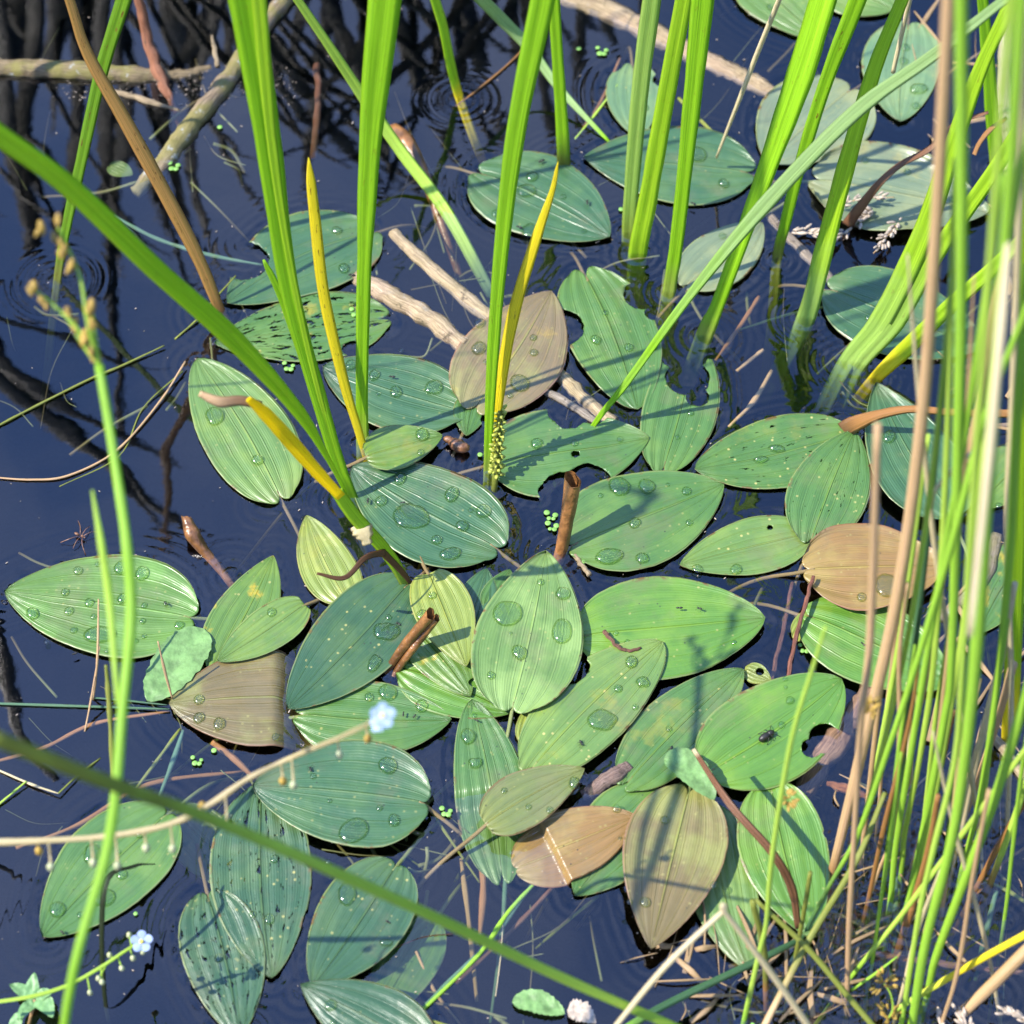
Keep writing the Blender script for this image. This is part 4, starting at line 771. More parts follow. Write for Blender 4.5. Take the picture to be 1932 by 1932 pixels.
seed_head('pink grass seed head in the lower right corner', [(1830, 1955), (1818, 1925), (1806, 1905)], 26, 8, .01)
seed_head('pale grass seed head touching the right end of the bottom edge', [(1950, 1935), (1918, 1918), (1890, 1902)], 26, 8, .012)
seed_head('fluffy pale seed head at the bottom edge near the clump', [(1780, 1950), (1775, 1925), (1768, 1900)], 18, 7, .005)
# rush flower tufts
def tuft(label, x, y, z, n, r, stem_pts=None):
    t = thing('rush_flower', label, 'flower', tuple(at(x, y, z)))
    if stem_pts: part_stem('stem', t, stem_pts, [4]*len(stem_pts), 'rushy')
    c0 = at(x, y, z)
    for i in range(n):
        s = Vector((random.uniform(-1, 1), random.uniform(-1, 1), random.uniform(-.2, 1))).normalized()*random.uniform(.3, 1)*r
        v, f = blob(c0+s, .0008, s, 2.4, 6, 4, .2, i); mesh_obj('floret', v, f, M_BUD, parent=t)
tuft('greenish rush flower tuft on a drooping stem near the clump foot', 1668, 1856, .03, 22, .008, [(1668, 1935, .01), (1684, 1905, .018), (1680, 1875, .026), (1668, 1856, .03)])
tuft('second rush flower tuft lower at the bottom edge', 1680, 1918, .012, 26, .009)
tuft('pale bunched rush flower on the thin yellow green stalk', 1486, 1508, .11, 16, .005)
tuft('tan bunched rush flower on the tan stem with a node', 1640, 1335, .19, 20, .006)

# ------------------------------------------------------------------ sticks and stems in the water
def stick(name, label, pts, w, tint, moss=0., group='dead stems and sticks in the water', flat=False, cat='stick'):
    P = [at(*p_) for p_ in pts]; ws = [ww*pxw(P[i]) for i, ww in enumerate(w if isinstance(w, list) else [w]*len(P))]
    PP, WW = cr_path(P, ws, 10)
    prof = ROUND if not flat else [(-1, 0), (-.5, -.12), (0, -.14), (.5, -.12), (1, 0), (.5, .12), (0, .14), (-.5, .12)]
    PP = [p_ + Vector((N3(i*.3, 1.1, pts[0][0])*.0012, N3(i*.3, 7.7, pts[0][0])*.0012, 0)) for i, p_ in enumerate(PP)]
    vs, fs, us = sweep(PP, WW, prof, wob=.25)
    vs = [v + Vector((N3(v.x*220, v.y*220, v.z*220), N3(v.y*220, v.x*220, 3.), N3(v.z*200, v.x*200, 9.)))*WW[0]*.10 + Vector((N3(v.x*700, v.y*700, 1.), N3(v.y*700, v.x*700, 5.), N3(v.z*700, v.x*700, 2.)))*WW[0]*.07 for v in vs]
    o = mesh_obj(name, vs, fs, M_WOOD, origin=P[0], uvs=us); o['tint'] = tint; o['marks'] = (float(moss), 0., 0.)
    return tag(o, label, cat, group)
BEI = (.46, .36, .22); GRY = (.30, .25, .20)
stick('dead_stick', 'mossy horizontal dead stem at the upper left', [(-40, 128, .001), (90, 130, .002), (230, 140, .001), (330, 142, -.001), (400, 128, -.001)], [34, 36, 34, 24, 12], (.26, .20, .11), .8)
stick('dead_stick', 'mossy slanting dead stem meeting the horizontal one', [(560, -30, .002), (490, 60, .002), (430, 150, .001), (365, 230, .001), (310, 305, -.001), (255, 365, -.006)], [30, 32, 36, 38, 36, 26], (.30, .23, .15), .7)
stick('dead_stick', 'thin frayed straw below the mossy horizontal stem', [(215, 172, .0), (265, 186, .001), (338, 208, .0)], [9, 13, 5], BEI)
stick('dead_stick', 'reddish brown cut stem poking down to the mossy stem', [(258, -20, .05), (278, 70, .02), (300, 140, .003), (322, 190, -.004), (345, 250, -.03)], [18, 22, 24, 14, 12], (.34, .14, .07), .0)
stick('dead_stick', 'small twig stub above the crossing of the mossy stems', [(412, 125, .0), (405, 95, .006), (400, 68, .012)], [9, 9, 6], BEI)
stick('dead_stick', 'long beige dead stem running under the purple leaf', [(742, 440, -.0005), (800, 495, .0), (900, 580, -.003), (985, 650, -.006), (1060, 712, -.0025), (1100, 750, -.001), (1158, 800, -.002)], [22, 26, 32, 28, 26, 28, 28], BEI, .15)
stick('dead_stick', 'thick beige dead stem left of the purple leaf', [(670, 522, -.001), (740, 560, .0), (810, 600, .0), (880, 655, -.001)], [26, 38, 38, 36], (.48, .36, .24), .2)
stick('dead_stick', 'thin pale dead stem below the long beige one', [(1012, 728, .0), (1070, 760, .0005), (1128, 798, .0)], [12, 16, 14], (.36, .31, .25))
stick('dead_stick', 'flat brown dead stem crossing the top behind the tall reeds', [(1040, -20, .001), (1150, 22, .001), (1300, 98, .001), (1400, 145, .001), (1490, 195, -.001)], [36, 44, 40, 36, 22], (.42, .31, .20), .2, flat=True)
stick('dead_stick', 'pale dead stem slanting to the teal leaf at the right', [(1450, 405, -.001), (1500, 460, -.001), (1550, 510, -.002), (1590, 548, -.003)], [16, 20, 20, 16], GRY)
stick('dead_stick', 'broad brown drowned strip below the vivid green leaf', [(1655, 1290, .0), (1600, 1370, -.003), (1540, 1450, -.006), (1500, 1520, -.012)], [44, 48, 48, 40], (.36, .22, .14), 0, flat=True)
stick('dead_stick', 'dark broken stick end between the pale bitten leaf and the tan leaf', [(1184, 1448, .001), (1150, 1470, .002), (1100, 1502, -.004)], [30, 30, 24], (.26, .18, .15))
stick('dead_stick', 'reddish thin twig rising left of the vivid green leaf', [(1486, 1290, .0), (1500, 1210, .006), (1522, 1130, .010), (1534, 1088, .012)], [9, 9, 8, 7], (.28, .11, .07))
stick('dead_stick', 'drowned red twig left of the thin reddish one', [(1455, 1290, -.012), (1475, 1200, -.008), (1495, 1100, -.006)], [9, 9, 7], (.28, .13, .09))
stick('dead_stick', 'short pale twig below the standing brown roll', [(1085, 1048, .0), (1112, 1086, .003)], [9, 10], BEI)
stick('dead_stick', 'small hooked brown twig on the broad bright green leaf', [(1140, 1190, .006), (1158, 1212, .007), (1180, 1228, .006), (1208, 1222, .006)], [9, 7, 7, 5], (.25, .12, .08))
stick('dead_stick', 'rust leaf strip among the clump roots', [(1560, 1480, -.004), (1600, 1490, -.002), (1640, 1505, -.004)], [10, 22, 12], (.36, .14, .04), 0, flat=True)
stick('dead_stick', 'dark vertical stem drowned near the top left reflections', [(598, 120, -.004), (600, 200, -.006), (590, 300, -.02)], [12, 14, 12], (.22, .09, .05))
stick('dead_stick', 'pale rotten stem behind the rush clump', [(1880, 1010, .0), (1860, 1090, .0), (1810, 1140, .0), (1775, 1170, .0)], [24, 28, 26, 16], GRY, .5)
stick('dead_stick', 'pale rotten stem at the upper right behind the rushes', [(1900, 20, .0), (1895, 160, .0), (1905, 300, .0), (1925, 420, .0)], [22, 28, 26, 22], (.45, .38, .30), .3)
stick('dead_stick', 'brown mud crusted stem at the right edge among straw', [(1960, 1500, .0), (1905, 1430, .002), (1860, 1370, .002)], [24, 20, 16], BEI, .4)
stick('dead_stick', 'long pink brown drowned stem across the lower right', [(1640, 1800, -.008), (1740, 1812, -.01), (1850, 1828, -.01), (1960, 1840, -.012)], [10, 14, 12, 12], (.34, .18, .14))
# thin drowned stems and floating threads
thin = [
 ('thin straw thread running from the left edge up to the near blade', [(-20, 812, .001), (60, 770, .001), (170, 715, .001), (230, 690, .001), (310, 652, .002)], 5, 'oliv'),
 ('curved straw thread looping down from the near blade to the left edge', [(350, 682, .004), (300, 760, .002), (220, 850, .001), (130, 897, .001), (60, 905, .001), (-20, 900, .001)], 4.5, 'tan'),
 ('second fine thread beside the curved straw thread', [(345, 700, .003), (270, 770, .001), (225, 860, .0), (112, 918, .0)], 3, 'oliv'),
 ('pale fork twig at the foot of the rust brown sedge', [(330, 640, .0), (375, 600, .002), (400, 570, .004), (445, 520, .008)], 4.5, 'oliv'),
 ('thin green drowned blade between sedge and teal leaf', [(215, 408, -.002), (300, 452, -.004), (400, 482, -.003), (495, 500, -.003)], 8, 'water'),
 ('long green thread lying left of the dipping purple brown leaf', [(-20, 1327, .001), (140, 1332, .001), (320, 1338, .002)], 6, 'water'),
 ('short green thread above the long one', [(170, 1316, .001), (240, 1322, .001), (315, 1330, .002)], 4, 'water'),
 ('reddish drowned stem under the dipping purple brown leaf', [(-20, 1440, -.006), (80, 1412, -.004), (180, 1365, -.002), (320, 1342, -.001)], 8, 'rust'),
 ('reddish drowned stem running low to the broad deep green leaf', [(30, 1600, -.008), (150, 1555, -.006), (280, 1480, -.006), (460, 1455, -.008)], 9, 'rust'),
 ('thin drowned straw below the dipping leaf', [(340, 1375, .0), (300, 1430, -.002), (255, 1490, -.005)], 7, 'oliv'),
 ('green drowned blade below the dipping leaf', [(346, 1378, -.001), (325, 1440, -.003), (290, 1530, -.006)], 10, 'water'),
 ('olive green thread at the left edge', [(-10, 1524, .001), (50, 1474, .003)], 6, 'rushy'),
 ('pale knot of dry threads on the water at left', [(-10, 1450, .001), (60, 1480, .002), (110, 1497, .003)], 5, 'straw'),
 ('thin dry thread below the knot', [(110, 1497, .003), (150, 1460, .002), (190, 1430, .0)], 4, 'oliv'),
 ('pink drowned stem under the dipping purple leaf', [(400, 1400, -.002), (440, 1430, -.005), (480, 1468, -.008)], 14, 'rust'),
 ('green drowned blade crossing the long blurred stem', [(775, 1925, .0), (850, 1850, -.001), (930, 1770, -.002), (1010, 1660, -.003)], 10, 'water'),
 ('bright green floating blade beside the drowned one', [(770, 1932, .001), (900, 1805, .0), (960, 1720, -.001), (1020, 1655, -.003)], 9, 'rush'),
 ('purple drowned stem below the tan leaf', [(860, 1855, -.02), (930, 1790, -.012), (1000, 1720, -.006), (1055, 1660, -.003)], 9, 'brown'),
 ('broad red drowned stem below the half sunk green leaf', [(908, 1600, -.006), (912, 1680, -.008), (905, 1770, -.012)], 14, 'rust'),
 ('green drowned stem right of the broad red one', [(955, 1620, -.006), (948, 1750, -.01), (925, 1930, -.02)], 9, 'water'),
 ('tan drowned stem left of the broad red one', [(800, 1510, -.003), (840, 1570, -.006), (905, 1665, -.010)], 6, 'oliv'),
 ('pale drowned stem in open water at bottom centre', [(870, 1620, -.016), (885, 1740, -.020), (900, 1890, -.024)], 11, 'tan'),
 ('faint drowned stem below the brown purple leaf', [(1130, 1690, -.010), (1080, 1730, -.014), (1010, 1790, -.018)], 7, 'oliv'),
 ('brown drowned stalk below the drowned leaf', [(785, 1795, -.008), (820, 1870, -.012), (870, 1935, -.02)], 7, 'tan'),
 ('red drowned stem below the far yellow green reed', [(1095, 150, -.003), (1000, 240, -.006)][0:0] or [(1170, 110, -.003), (1135, 190, -.006), (1100, 240, -.01)], 6, 'rust'),
 ('long fine brown thread at the top between the tall reeds', [(1020, 60, .001), (960, 120, .001), (900, 170, .001), (860, 200, .0)], 4, 'rust'),
 ('thin green thread ending at the torn fragment', [(1165, 160, .001), (1120, 220, .0), (1085, 262, -.001)], 5, 'rushy'),
 ('thin brown thread behind the pale straw stalk', [(1280, 185, .0), (1330, 235, .0), (1362, 265, .0)], 7, 'oliv'),
 ('red drowned twig between the broad twisted reed and the speckled one', [(1432, 560, -.006), (1400, 610, -.006), (1350, 680, -.010)], 9, 'rust'),
 ('green drowned thread left of the low teal leaf', [(1580, 575, .0), (1500, 590, -.001), (1395, 622, -.003)], 6, 'oliv'),
 ('pale drowned stem left of the holed leaf', [(1456, 700, -.01), (1420, 760, -.006), (1375, 805, -.003)], 10, 'tan'),
 ('pink drowned stems in the middle right water', [(1440, 660, -.006), (1390, 700, -.008)], 10, 'tan'),
 ('fine dry stalk standing over the large olive leaf', [(176, 1320, .0), (184, 1240, .03), (186, 1130, .05)], 5, 'tan'),
 ('fine dry stalk standing left of the dipping purple leaf', [(325, 1318, .004), (312, 1270, .02), (298, 1210, .04)], 5, 'tan'),
 ('fine dry stalk standing in water left of the near rush', [(160, 1380, .0), (172, 1318, .01), (188, 1220, .03)], 4, 'tan'),
 ('reddish tipped blade standing left of the near rush', [(215, 1550, .05), (210, 1400, .08), (204, 1300, .10), (200, 1255, .11)], 10, 'oliv'),
 ('long thin dry stem under the blurred stem at the bottom', [(690, 1890, .003), (760, 1912, .004), (880, 1945, .004)], 8, 'oliv'),
 ('fine white thread in open water at bottom centre', [(935, 1880, .0), (945, 1800, .0), (950, 1720, -.001)], 2, 'straw'),
 ('pale bent drowned thread at lower centre', [(560, 1490, -.004), (700, 1570, -.01), (800, 1640, -.02)], 5, 'oliv'),
 ('dark floating sprig stem beside the drowned leaf', [(740, 1790, -.001), (800, 1768, .0), (855, 1762, .001)], 3, 'brown'),
 ('drowned green stem below the rush clump', [(1690, 1650, -.004), (1690, 1750, -.02), (1680, 1850, -.04)], 11, 'water'),
 ('faint green drowned rush in the lower right', [(1880, 1680, -.004), (1860, 1760, -.015), (1840, 1850, -.03)], 12, 'water'),
 ('pale drowned stem by the lower right corner', [(1850, 1660, -.003), (1900, 1680, -.004), (1960, 1720, -.006)], 8, 'oliv'),
 ('drowned brown stem at lower right near the brown rush', [(1835, 1700, -.006), (1880, 1640, -.01), (1932, 1600, -.012)], 7, 'rust'),
]
for lb, pts, w, c_ in thin:
    stem('drowned_weed' if 'drowned' in lb else 'plant_thread', lb, 'stem', pts, [w*.8]+[w]*(len(pts)-2)+[w*.6], c_, prof=ROUND, foot=c_, flecks=.5, trans=.05, water=False, group='thin stems and threads in the water', wob=.4)

# ------------------------------------------------------------------ duckweed, insects, fine litter
DW = [(328, 312, 2, 'beside the tip of the slanting mossy stem'), (1092, 92, 1, 'left of the pale duckweed pair at the top'), (1136, 95, 2, 'in the clear water left of the three tall reeds'), (1172, 395, 1, 'at the foot of the three reeds'),
      (1040, 972, 2, 'left of the standing brown roll, upper'), (1042, 992, 2, 'left of the standing brown roll, lower'), (1100, 1060, 1, 'below the standing brown roll'), (1100, 1175, 2, 'between the pink rimmed leaf and the bright green leaf'),
      (1108, 1150, 1, 'on the left end of the broad bright green leaf'), (1518, 1222, 2, 'beside the yellowed leaf base'), (545, 690, 2, 'above the tall light green leaf'), (405, 588, 1, 'at the foot of the rust brown sedge'), (906, 858, 1, 'left of the flower spike'),
      (372, 1434, 2, 'below the dipping purple brown leaf'), (404, 1416, 1, 'under the edge of the dipping leaf'), (600, 1398, 1, 'between dipping leaf and broad deep green leaf'), (842, 1530, 2, 'right of the broad deep green leaf'), (256, 1724, 1, 'below the dark green leaf'),
      (1542, 1036, 1, 'at the stalk of the narrow light leaf'), (672, 588, 2, 'on the riddled leaf'), (1428, 1938, 2, 'at the bottom under the roof shaped straw'), (388, 190, 1, 'on the slanting mossy stem'), (28, 128, 2, 'on the mossy horizontal stem'), (415, 240, 1, 'right of the slanting mossy stem')]
for x, y, n, where in DW:
    t = thing('duckweed', 'tiny green duckweed ' + where, 'duckweed', tuple(at(x, y, .001)), 'duckweed fronds')
    for k in range(n):
        for j in range(2 if n > 1 else 1):
            c = at(x + math.cos(k*2.1+j)*8*(n > 1), y + math.sin(k*2.1+j*1.8)*7*(n > 1), .0012); rr = random.uniform(4, 6.5)*pxw(c)
            if (at(x, y)-c).length < 0: pass
            zz = .0014
            v, f = blob(Vector((c.x, c.y, zz if where.find(' on ') < 0 else .004)), rr, Vector((0, 0, 1)), .18, 10, 4); mesh_obj('frond', v, f, M_DUCK, parent=t)
def insect(name, label, x, y, z, ln, ang, cat='fly', legs=True, fat=.3, mat=None, leglen=1.):
    mat = mat or M_DARK
    c = at(x, y, z); L = ln*pxw(c); d = Vector((math.cos(ang), math.sin(ang), 0)); s = Vector((-d.y, d.x, 0)); t = thing(name, label, cat, tuple(c))
    v, f = merge([blob(c + Vector((0, 0, L*.2)) - d*L*.2, L*fat*.6, d, 1.9), blob(c + Vector((0, 0, L*.22)) + d*L*.28, L*fat*.55, d, 1.1), blob(c + Vector((0, 0, L*.2)) + d*L*.48, L*fat*.33, d, 1.)])
    mesh_obj('body', v, f, mat, parent=t)
    if legs:
        for k in range(6):
            sg = 1 if k % 2 else -1; kk = k//2-1; a = c + Vector((0, 0, L*.2)) + d*L*(.2+.1*kk); k2 = a + s*sg*L*.3*leglen + d*kk*L*.2*leglen + Vector((0, 0, L*.1)); e = a + s*sg*L*.55*leglen + d*kk*L*.5*leglen - Vector((0, 0, L*.2))
            PP, WW = cr_path([a, k2, e], [L*.05]*3, 3); vs, fs, us = sweep(PP, WW, ROUND[::2]); mesh_obj('leg', vs, fs, mat, parent=t)
    return t
insect('water_strider', 'slim brown water strider on open water left of the curled leaf end', 150, 1012, .0012, 26, -.5, 'insect', fat=.18, mat=M_BROWN, leglen=2.0)
insect('beetle', 'dark grey oval beetle on the vivid green leaf with the round bite', 1447, 1390, .006, 26, .6, 'beetle', legs=True, fat=.5)
FL = [(1022, 305, 'the pale teal leaf, near its upper edge'), (980, 430, 'the pale teal leaf, left of the yellow blade'), (1108, 383, 'the pale teal leaf, right of the yellow blade'), (1128, 458, 'the lower tip of the pale teal leaf'), (664, 520, 'the nibbled teal leaf'), (740, 712, 'the teal leaf behind the left reed'), (694, 946, 'the teal leaf with the ragged drop, left end'), (760, 949, 'the teal leaf beside the ragged drop'),
      (752, 1178, 'the dark teal leaf near its stalk'), (761, 1348, 'the leaf behind the blue flower'), (782, 1352, 'the leaf behind the blue flower, right end'), (899, 1360, 'the half sunk green leaf'), (1096, 1402, 'the pale bitten leaf'), (1282, 1148, 'the broad bright green leaf'), (1320, 1149, 'the right part of the broad bright green leaf'), (538, 1192, 'the small clean light green leaf'),
      (313, 1139, 'the large olive leaf near its stalk'), (142, 1234, 'the lower edge of the large olive leaf'), (1675, 1078, 'the shiny brown leaf'), (1628, 1216, 'the vivid green leaf with yellowed base'), (586, 1452, 'the broad deep green leaf'), (732, 1740, 'the pale streaked blue green leaf'), (118, 1760, 'the dark green leaf near its tip'), (1308, 385, 'the wide teal leaf behind three reeds'), (1266, 1413, 'the long green leaf'), (1026, 1530, 'the small purple green leaf')]
for i, (x, y, wh) in enumerate(FL):
    best = None; c = at(x, y, .003)
    for a, k, o in LV:
        me = o.data; 
    insect('midge', 'tiny dark midge on ' + wh, x, y, .0035 + (.003 if i in (14, 13, 19, 20, 25, 12) else 0), random.uniform(9, 12), random.random()*6.28, 'fly', legs=i % 2 == 0)
# ------------------------------------------------------------------ reeds beyond the frame, seen mirrored in the water
C_['shade'] = (.024, .036, .010)  # reeds' unlit side painted into their colour, so the mirror images stay dark
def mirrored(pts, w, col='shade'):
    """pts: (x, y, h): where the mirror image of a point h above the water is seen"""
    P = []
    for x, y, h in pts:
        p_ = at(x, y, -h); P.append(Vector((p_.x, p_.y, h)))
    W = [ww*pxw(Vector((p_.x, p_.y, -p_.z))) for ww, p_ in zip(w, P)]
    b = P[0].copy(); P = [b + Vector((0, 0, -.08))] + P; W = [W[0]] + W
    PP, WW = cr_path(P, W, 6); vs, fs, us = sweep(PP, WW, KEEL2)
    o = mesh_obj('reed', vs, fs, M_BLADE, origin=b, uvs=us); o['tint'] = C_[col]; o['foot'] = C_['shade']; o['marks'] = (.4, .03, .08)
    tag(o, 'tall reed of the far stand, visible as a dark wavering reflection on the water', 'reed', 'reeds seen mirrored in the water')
MR = [([(-200, 150, 0), (-60, 560, .32), (60, 745, .45), (210, 880, .56), (330, 985, .63), (435, 1065, .70)], [26, 34, 38, 34, 26, 6]),
      ([(-260, 260, 0), (-40, 620, .28), (90, 745, .38), (210, 805, .43), (300, 850, .47), (350, 880, .5)], [26, 34, 36, 30, 22, 5]),
      ([(-300, 420, 0), (-30, 690, .24), (110, 800, .34), (240, 930, .45), (320, 1005, .52)], [26, 44, 40, 30, 5]),
      ([(-280, 470, 0), (-20, 595, .14), (120, 640, .20), (260, 690, .26), (352, 688, .3)], [18, 20, 22, 18, 4]),
      ([(60, -220, 0), (62, 60, .20), (48, 250, .33), (60, 430, .45), (72, 545, .52)], [26, 34, 34, 28, 5]),
      ([(-30, -180, 0), (6, 80, .18), (22, 260, .32), (48, 420, .43), (60, 520, .5)], [22, 34, 34, 20, 5]),
      ([(130, -240, 0), (145, 60, .22), (150, 200, .32), (135, 330, .42), (120, 470, .5)], [22, 30, 30, 24, 5]),
      ([(200, -200, 0), (196, 60, .18), (205, 300, .36), (212, 560, .52), (225, 800, .68), (245, 830, .72)], [22, 30, 32, 26, 16, 4]),
      ([(300, -180, 0), (225, 60, .17), (240, 180, .26), (222, 380, .40), (232, 520, .5)], [20, 28, 28, 24, 4]),
      ([(360, -240, 0), (400, 0, .17), (300, 180, .30), (330, 350, .42), (365, 480, .52), (400, 560, .58)], [20, 26, 28, 26, 16, 4]),
      ([(480, -200, 0), (380, 100, .22), (360, 300, .36), (390, 440, .46), (452, 580, .56)], [18, 22, 22, 20, 4]),
      ([(660, -260, 0), (622, 0, .2), (602, 180, .32), (585, 280, .40), (560, 378, .47)], [20, 26, 26, 22, 4]),
      ([(420, -260, 0), (480, 0, .2), (520, 90, .26), (600, 200, .35), (700, 330, .45), (725, 380, .5)], [18, 28, 30, 28, 18, 4]),
      ([(560, -200, 0), (610, -20, .15), (690, 160, .28), (720, 260, .35), (740, 345, .42)], [18, 26, 28, 22, 4]),
      ([(500, -260, 0), (500, 60, .2), (560, 200, .3), (650, 270, .36), (785, 360, .45)], [16, 24, 26, 24, 4]),
      ([(720, -240, 0), (735, 0, .2), (790, 150, .30), (840, 260, .38), (872, 325, .44)], [20, 34, 36, 28, 5]),
      ([(800, -240, 0), (880, 0, .2), (905, 90, .26), (930, 190, .34), (955, 275, .4)], [16, 26, 30, 26, 5]),
      ([(620, -200, 0), (700, -30, .12), (800, 20, .16), (900, 65, .2), (985, 105, .24)], [14, 20, 20, 20, 8]),
      ([(1120, -240, 0), (1100, 0, .2), (1092, 110, .28), (1096, 200, .35), (1085, 270, .4)], [14, 22, 24, 22, 5]),
      ([(1060, -240, 0), (1030, -20, .18), (1020, 140, .30), (1035, 240, .38), (1052, 290, .42)], [14, 20, 22, 18, 5]),
      ([(-60, -320, 0), (90, -60, .18), (110, 30, .25), (100, 110, .32)], [30, 60, 60, 30]),
      ([(160, -320, 0), (180, -60, .2), (170, 40, .27), (160, 120, .34)], [30, 60, 56, 20]),
      ([(270, -320, 0), (310, -60, .2), (330, 40, .27), (340, 110, .34)], [30, 50, 50, 16]),
      ([(0, -320, 0), (20, -60, .2), (30, 40, .27), (20, 150, .34)], [30, 60, 56, 20]),
      ([(-220, 900, 0), (-60, 1060, .14), (10, 1250, .26), (40, 1380, .35), (98, 1470, .42), (105, 1480, .43)], [20, 26, 26, 24, 20, 4]),
      ([(-260, 1500, 0), (-60, 1610, .10), (10, 1640, .13), (50, 1670, .16)], [16, 20, 18, 4]),
      ([(-260, 1560, 0), (-60, 1760, .16), (20, 1720, .15), (68, 1700, .14)], [16, 24, 20, 4]),
      ([(200, 1900, 0), (260, 1860, .06), (300, 1790, .05), (330, 1755, .04)], [8, 10, 8, 3]),
      ]
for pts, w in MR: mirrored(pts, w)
rs = random.Random(3)
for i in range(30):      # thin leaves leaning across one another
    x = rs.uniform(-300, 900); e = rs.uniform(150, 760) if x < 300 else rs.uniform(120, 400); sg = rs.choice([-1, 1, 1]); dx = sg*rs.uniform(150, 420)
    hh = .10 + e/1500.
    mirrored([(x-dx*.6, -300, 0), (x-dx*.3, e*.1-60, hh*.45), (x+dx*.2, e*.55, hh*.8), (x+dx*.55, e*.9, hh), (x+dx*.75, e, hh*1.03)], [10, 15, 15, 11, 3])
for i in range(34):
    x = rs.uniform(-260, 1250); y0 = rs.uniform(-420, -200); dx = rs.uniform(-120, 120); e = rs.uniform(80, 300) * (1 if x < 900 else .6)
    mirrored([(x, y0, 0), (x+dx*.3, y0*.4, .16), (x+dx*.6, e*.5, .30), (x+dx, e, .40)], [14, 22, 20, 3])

# ------------------------------------------------------------------ water surface and pond bed
def axis(lo, hi, step, far):
    a = list(np.arange(lo, hi+step/2, step)); s = step; x = a[-1]
    up = []
    while x < far: s *= 1.25; x += s; up.append(x)
    s = step; x = a[0]; dn = []
    while x > -far: s *= 1.25; x -= s; dn.append(x)
    return np.array(dn[::-1] + a + up)
c00, c10, c01, c11 = at(-20, F+20), at(F+20, F+20), at(-20, -20), at(F+20, -20)
xs = axis(c01.x, c11.x, .00095, 30.); ys = axis(c00.y, c01.y, .00095, 30.)
X, Y = np.meshgrid(xs, ys); Z = np.zeros_like(X)
inner = (X > c01.x-.1) & (X < c11.x+.1) & (Y > c00.y-.1) & (Y < c01.y+.1)
rng = np.random.RandomState(5)
for k in range(26):
    lam = rng.uniform(.020, .14); an = rng.uniform(0, math.tau); ph = rng.uniform(0, math.tau)
    Z += inner*(lam*.00018)*np.sin((X*math.cos(an)+Y*math.sin(an))*math.tau/lam + ph)
def local(cx0, cy0, cx1, cy1):
    i0, i1 = np.searchsorted(ys, [cy0, cy1]); j0, j1 = np.searchsorted(xs, [cx0, cx1]); return slice(i0, i1), slice(j0, j1)
for (px_, py_, pr) in pierce:
    sl = local(px_-.045, py_-.045, px_+.045, py_+.045)
    d = np.maximum(0, np.hypot(X[sl]-px_, Y[sl]-py_) - pr)
    Z[sl] += .0011*np.exp(-d/.0026) + .00040*np.sin(d*math.tau/.0058)*np.exp(-d/.008)*(1-np.exp(-d/.001)) * np.clip((.045-d)/.02, 0, 1)
D = np.full(X.shape, 1.0)
for ol in outlines:
    ol = ol[(ol[:, 2] > -.001)]
    if len(ol) < 3: continue
    ol = ol[::2]
    x0, y0 = ol[:, 0].min()-.02, ol[:, 1].min()-.02; x1, y1 = ol[:, 0].max()+.02, ol[:, 1].max()+.02
    sl = local(x0, y0, x1, y1); xx, yy = X[sl].astype(np.float32), Y[sl].astype(np.float32)
    best = np.full(xx.shape, 1e9, dtype=np.float32)
    for (ox, oy, oz) in ol: np.minimum(best, (xx-np.float32(ox))**2 + (yy-np.float32(oy))**2, out=best)
    D[sl] = np.minimum(D[sl], np.sqrt(best))
wobn = .6 + .5*np.sin(X*210 + 2*np.sin(Y*170))*np.sin(Y*190+1.3*np.sin(X*130))
Z += wobn*(-.0011)*np.exp(-D/.0030) + .00012*np.sin(D*math.tau/.0062)*np.exp(-D/.009)
ny_, nx_ = X.shape
V = np.stack([X.ravel(), Y.ravel(), Z.ravel()], 1)
ii = np.arange(ny_*nx_).reshape(ny_, nx_)
Fq = np.stack([ii[:-1, :-1].ravel(), ii[:-1, 1:].ravel(), ii[1:, 1:].ravel(), ii[1:, :-1].ravel()], 1)
ring = np.concatenate([ii[0, :], ii[1:, -1], ii[-1, :-1][::-1], ii[1:-1, 0][::-1]]); nr_ = len(ring); DEEP = -.45
Vb = V[ring].copy(); Vb[:, 2] = DEEP; n0 = len(V); V = np.concatenate([V, Vb])
nxt = np.roll(ring, -1); bi = n0 + np.arange(nr_); bn = np.roll(bi, -1)
Fs = np.stack([nxt, ring, bi, bn], 1)
quads = np.concatenate([Fq, Fs]).astype(np.int32)
me = bpy.data.meshes.new('pond_water'); me.vertices.add(len(V)); me.vertices.foreach_set('co', V.astype(np.float32).ravel())
nq = len(quads); me.loops.add(nq*4 + nr_); me.polygons.add(nq+1)
li = np.concatenate([quads.ravel(), bi[::-1].astype(np.int32)]).astype(np.int32); me.loops.foreach_set('vertex_index', li)
me.polygons.foreach_set('loop_start', np.concatenate([np.arange(nq)*4, [nq*4]]).astype(np.int32))
me.update(calc_edges=True); me.validate()
me.polygons.foreach_set('use_smooth', np.concatenate([np.ones(len(Fq), bool), np.zeros(len(me.polygons)-len(Fq), bool)]))
me.materials.append(M_WATER)
wo = bpy.data.objects.new('water', me); scene.collection.objects.link(wo); wo['kind'] = 'structure'
g_ = 60; V = []; 
for j in range(g_+1):
    for i in range(g_+1):
        a = (i/g_*2-1); b = (j/g_*2-1); x = math.copysign(abs(a)**3, a)*29; y = math.copysign(abs(b)**3, b)*29
        V.append(Vector((x, y, -.20 + .03*N3(x*3, y*3))))
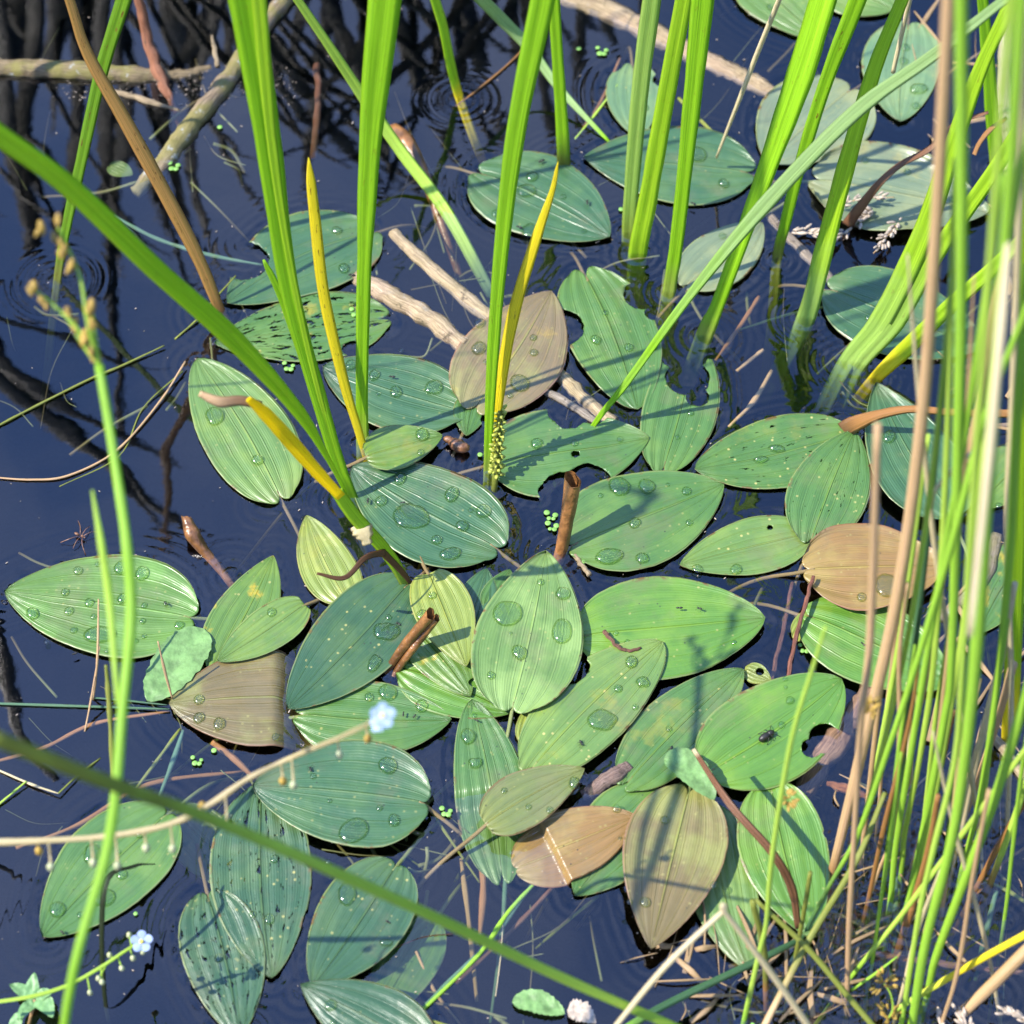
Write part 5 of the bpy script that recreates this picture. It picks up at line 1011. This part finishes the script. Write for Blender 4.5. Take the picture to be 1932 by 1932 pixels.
Fc = [(j*(g_+1)+i, j*(g_+1)+i+1, (j+1)*(g_+1)+i+1, (j+1)*(g_+1)+i) for j in range(g_) for i in range(g_)]
bed = mesh_obj('pond_bed', V, Fc, M_BED, origin=(0, 0, 0)); bed['kind'] = 'structure'
# grassy bank all round the pond, outside the picture but mirrored in the steep ripples
M_BANK = mat_plain('bank_grass', (.035, .060, .014), .9, .8, 9, bump=.03)
V = []; nb_ = 240
for k, (rr, hh) in enumerate([(3.2, -.3), (3.4, .15), (3.7, .9), (4.1, 1.7), (4.6, 2.2), (7, 2.3), (28.9, 2.4)]):
    for j in range(nb_):
        a = j*math.tau/nb_; n_ = N3(math.cos(a)*3, math.sin(a)*3, k*.4) + .5*N3(math.cos(a)*14, math.sin(a)*14, k)
        V.append(Vector((math.cos(a)*(rr+.3*n_), math.sin(a)*(rr+.3*n_), hh*(1+.28*n_))))
Fc = [(k*nb_+j, k*nb_+(j+1) % nb_, (k+1)*nb_+(j+1) % nb_, (k+1)*nb_+j) for k in range(6) for j in range(nb_)]
bk = mesh_obj('bank', V, Fc, M_BANK, origin=(0, 0, 0)); bk['kind'] = 'structure'
# drowned weed too tangled to count
parts_ = []; rs = random.Random(21); uvs_ = []
for i in range(150):
    rg_ = rs.choice([(0, 1250, 480, 1560), (560, 1500, 1150, 1932), (1240, 1450, 1932, 1932), (1050, 100, 1600, 780), (700, 330, 1000, 640), (0, 0, 1932, 1932), (0, 0, 500, 900)])
    x, y = rs.uniform(rg_[0], rg_[2]), rs.uniform(rg_[1], rg_[3]); a = rs.uniform(0, 6.28); l = rs.uniform(50, 200); z = -rs.uniform(.002, .014)
    P = [at(x, y, z), at(x+math.cos(a)*l*.5+rs.uniform(-15, 15), y+math.sin(a)*l*.5+rs.uniform(-15, 15), z-.003), at(x+math.cos(a)*l, y+math.sin(a)*l, z-rs.uniform(.004, .02))]
    w = rs.choice([.0004, .0006, .0009, .0016, .0024]); PP, WW = cr_path(P, [w]*3, 5); vs, fs, us = sweep(PP, WW, ROUND[::2]); n_ = len(uvs_); uvs_ += [(u, (v+i*.37) % 7) for u, v in us]; parts_.append((vs, fs))
v, f = merge(parts_); tw = mesh_obj('drowned_weed', v, f, M_BLADE, origin=(0, 0, 0), uvs=uvs_); tw['kind'] = 'stuff'; tw['tint'] = (.20, .15, .07); tw['foot'] = (.20, .22, .08); tw['marks'] = (.8, .05, .05)
tag(tw, 'tangle of fine drowned weed strands just under the surface', 'weed')
# broken straw littering the water round the rush clump
parts_ = []; uvs_ = []; rs = random.Random(33)
for i in range(130):
    x, y = rs.choice([(rs.uniform(1480, 1932), rs.uniform(1480, 1932)), (rs.uniform(1700, 1932), rs.uniform(950, 1500)), (rs.uniform(1720, 1932), rs.uniform(0, 900)), (rs.uniform(1230, 1600), rs.uniform(1780, 1932))])
    a = rs.gauss(-.9, .9); l = rs.uniform(25, 150); z = rs.uniform(-.002, .0025)
    P = [at(x, y, z), at(x+math.cos(a)*l*.5+rs.uniform(-6, 6), y+math.sin(a)*l*.5, z+rs.uniform(0, .003)), at(x+math.cos(a)*l, y+math.sin(a)*l, z-rs.uniform(0, .004))]
    w = rs.choice([.0006, .0009, .0014, .0022, .0036]); PP, WW = cr_path(P, [w*.8, w, w*.5], 4); vs, fs, us = sweep(PP, WW, FLAT if w > .002 else ROUND[::2]); uvs_ += [(u+i, (v+i*.37) % 7) for u, v in us]; parts_.append((vs, fs))
v, f = merge(parts_); tw = mesh_obj('straw_litter', v, f, M_BLADE, origin=(0, 0, 0), uvs=uvs_); tw['kind'] = 'stuff'; tw['tint'] = (.42, .28, .14); tw['foot'] = (.30, .17, .08); tw['marks'] = (.9, .02, .05)
tag(tw, 'broken straw littering the water round the rush clump', 'litter')
# fine litter: specks of chaff floating on the surface
parts_ = []
rs = random.Random(11)
for i in range(900):
    x, y = rs.uniform(0, F), rs.uniform(0, F)
    if rs.random() < .35: x, y = rs.uniform(100, 560), 160 + rs.uniform(-40, 40)
    elif rs.random() < .5 and outlines:
        ol = rs.choice(outlines); q_ = ol[rs.randrange(len(ol))]; x = None
    c = at(x, y, 0) if x is not None else Vector((q_[0]+rs.gauss(0, .0022), q_[1]+rs.gauss(0, .0022), 0)); r = rs.uniform(.00012, .00042)
    v, f = blob(Vector((c.x, c.y, .0004)), r, Vector((rs.uniform(-1, 1), rs.uniform(-1, 1), .1)), rs.uniform(1, 3), 5, 3); parts_.append((v, f))
v, f = merge(parts_); ch = mesh_obj('floating_chaff', v, f, M_PALE, origin=(0, 0, 0)); ch['kind'] = 'stuff'; tag(ch, 'scattered pale specks of chaff floating on the pond', 'debris')
for o in scene.objects:
    if '_o' in o: del o['_o']
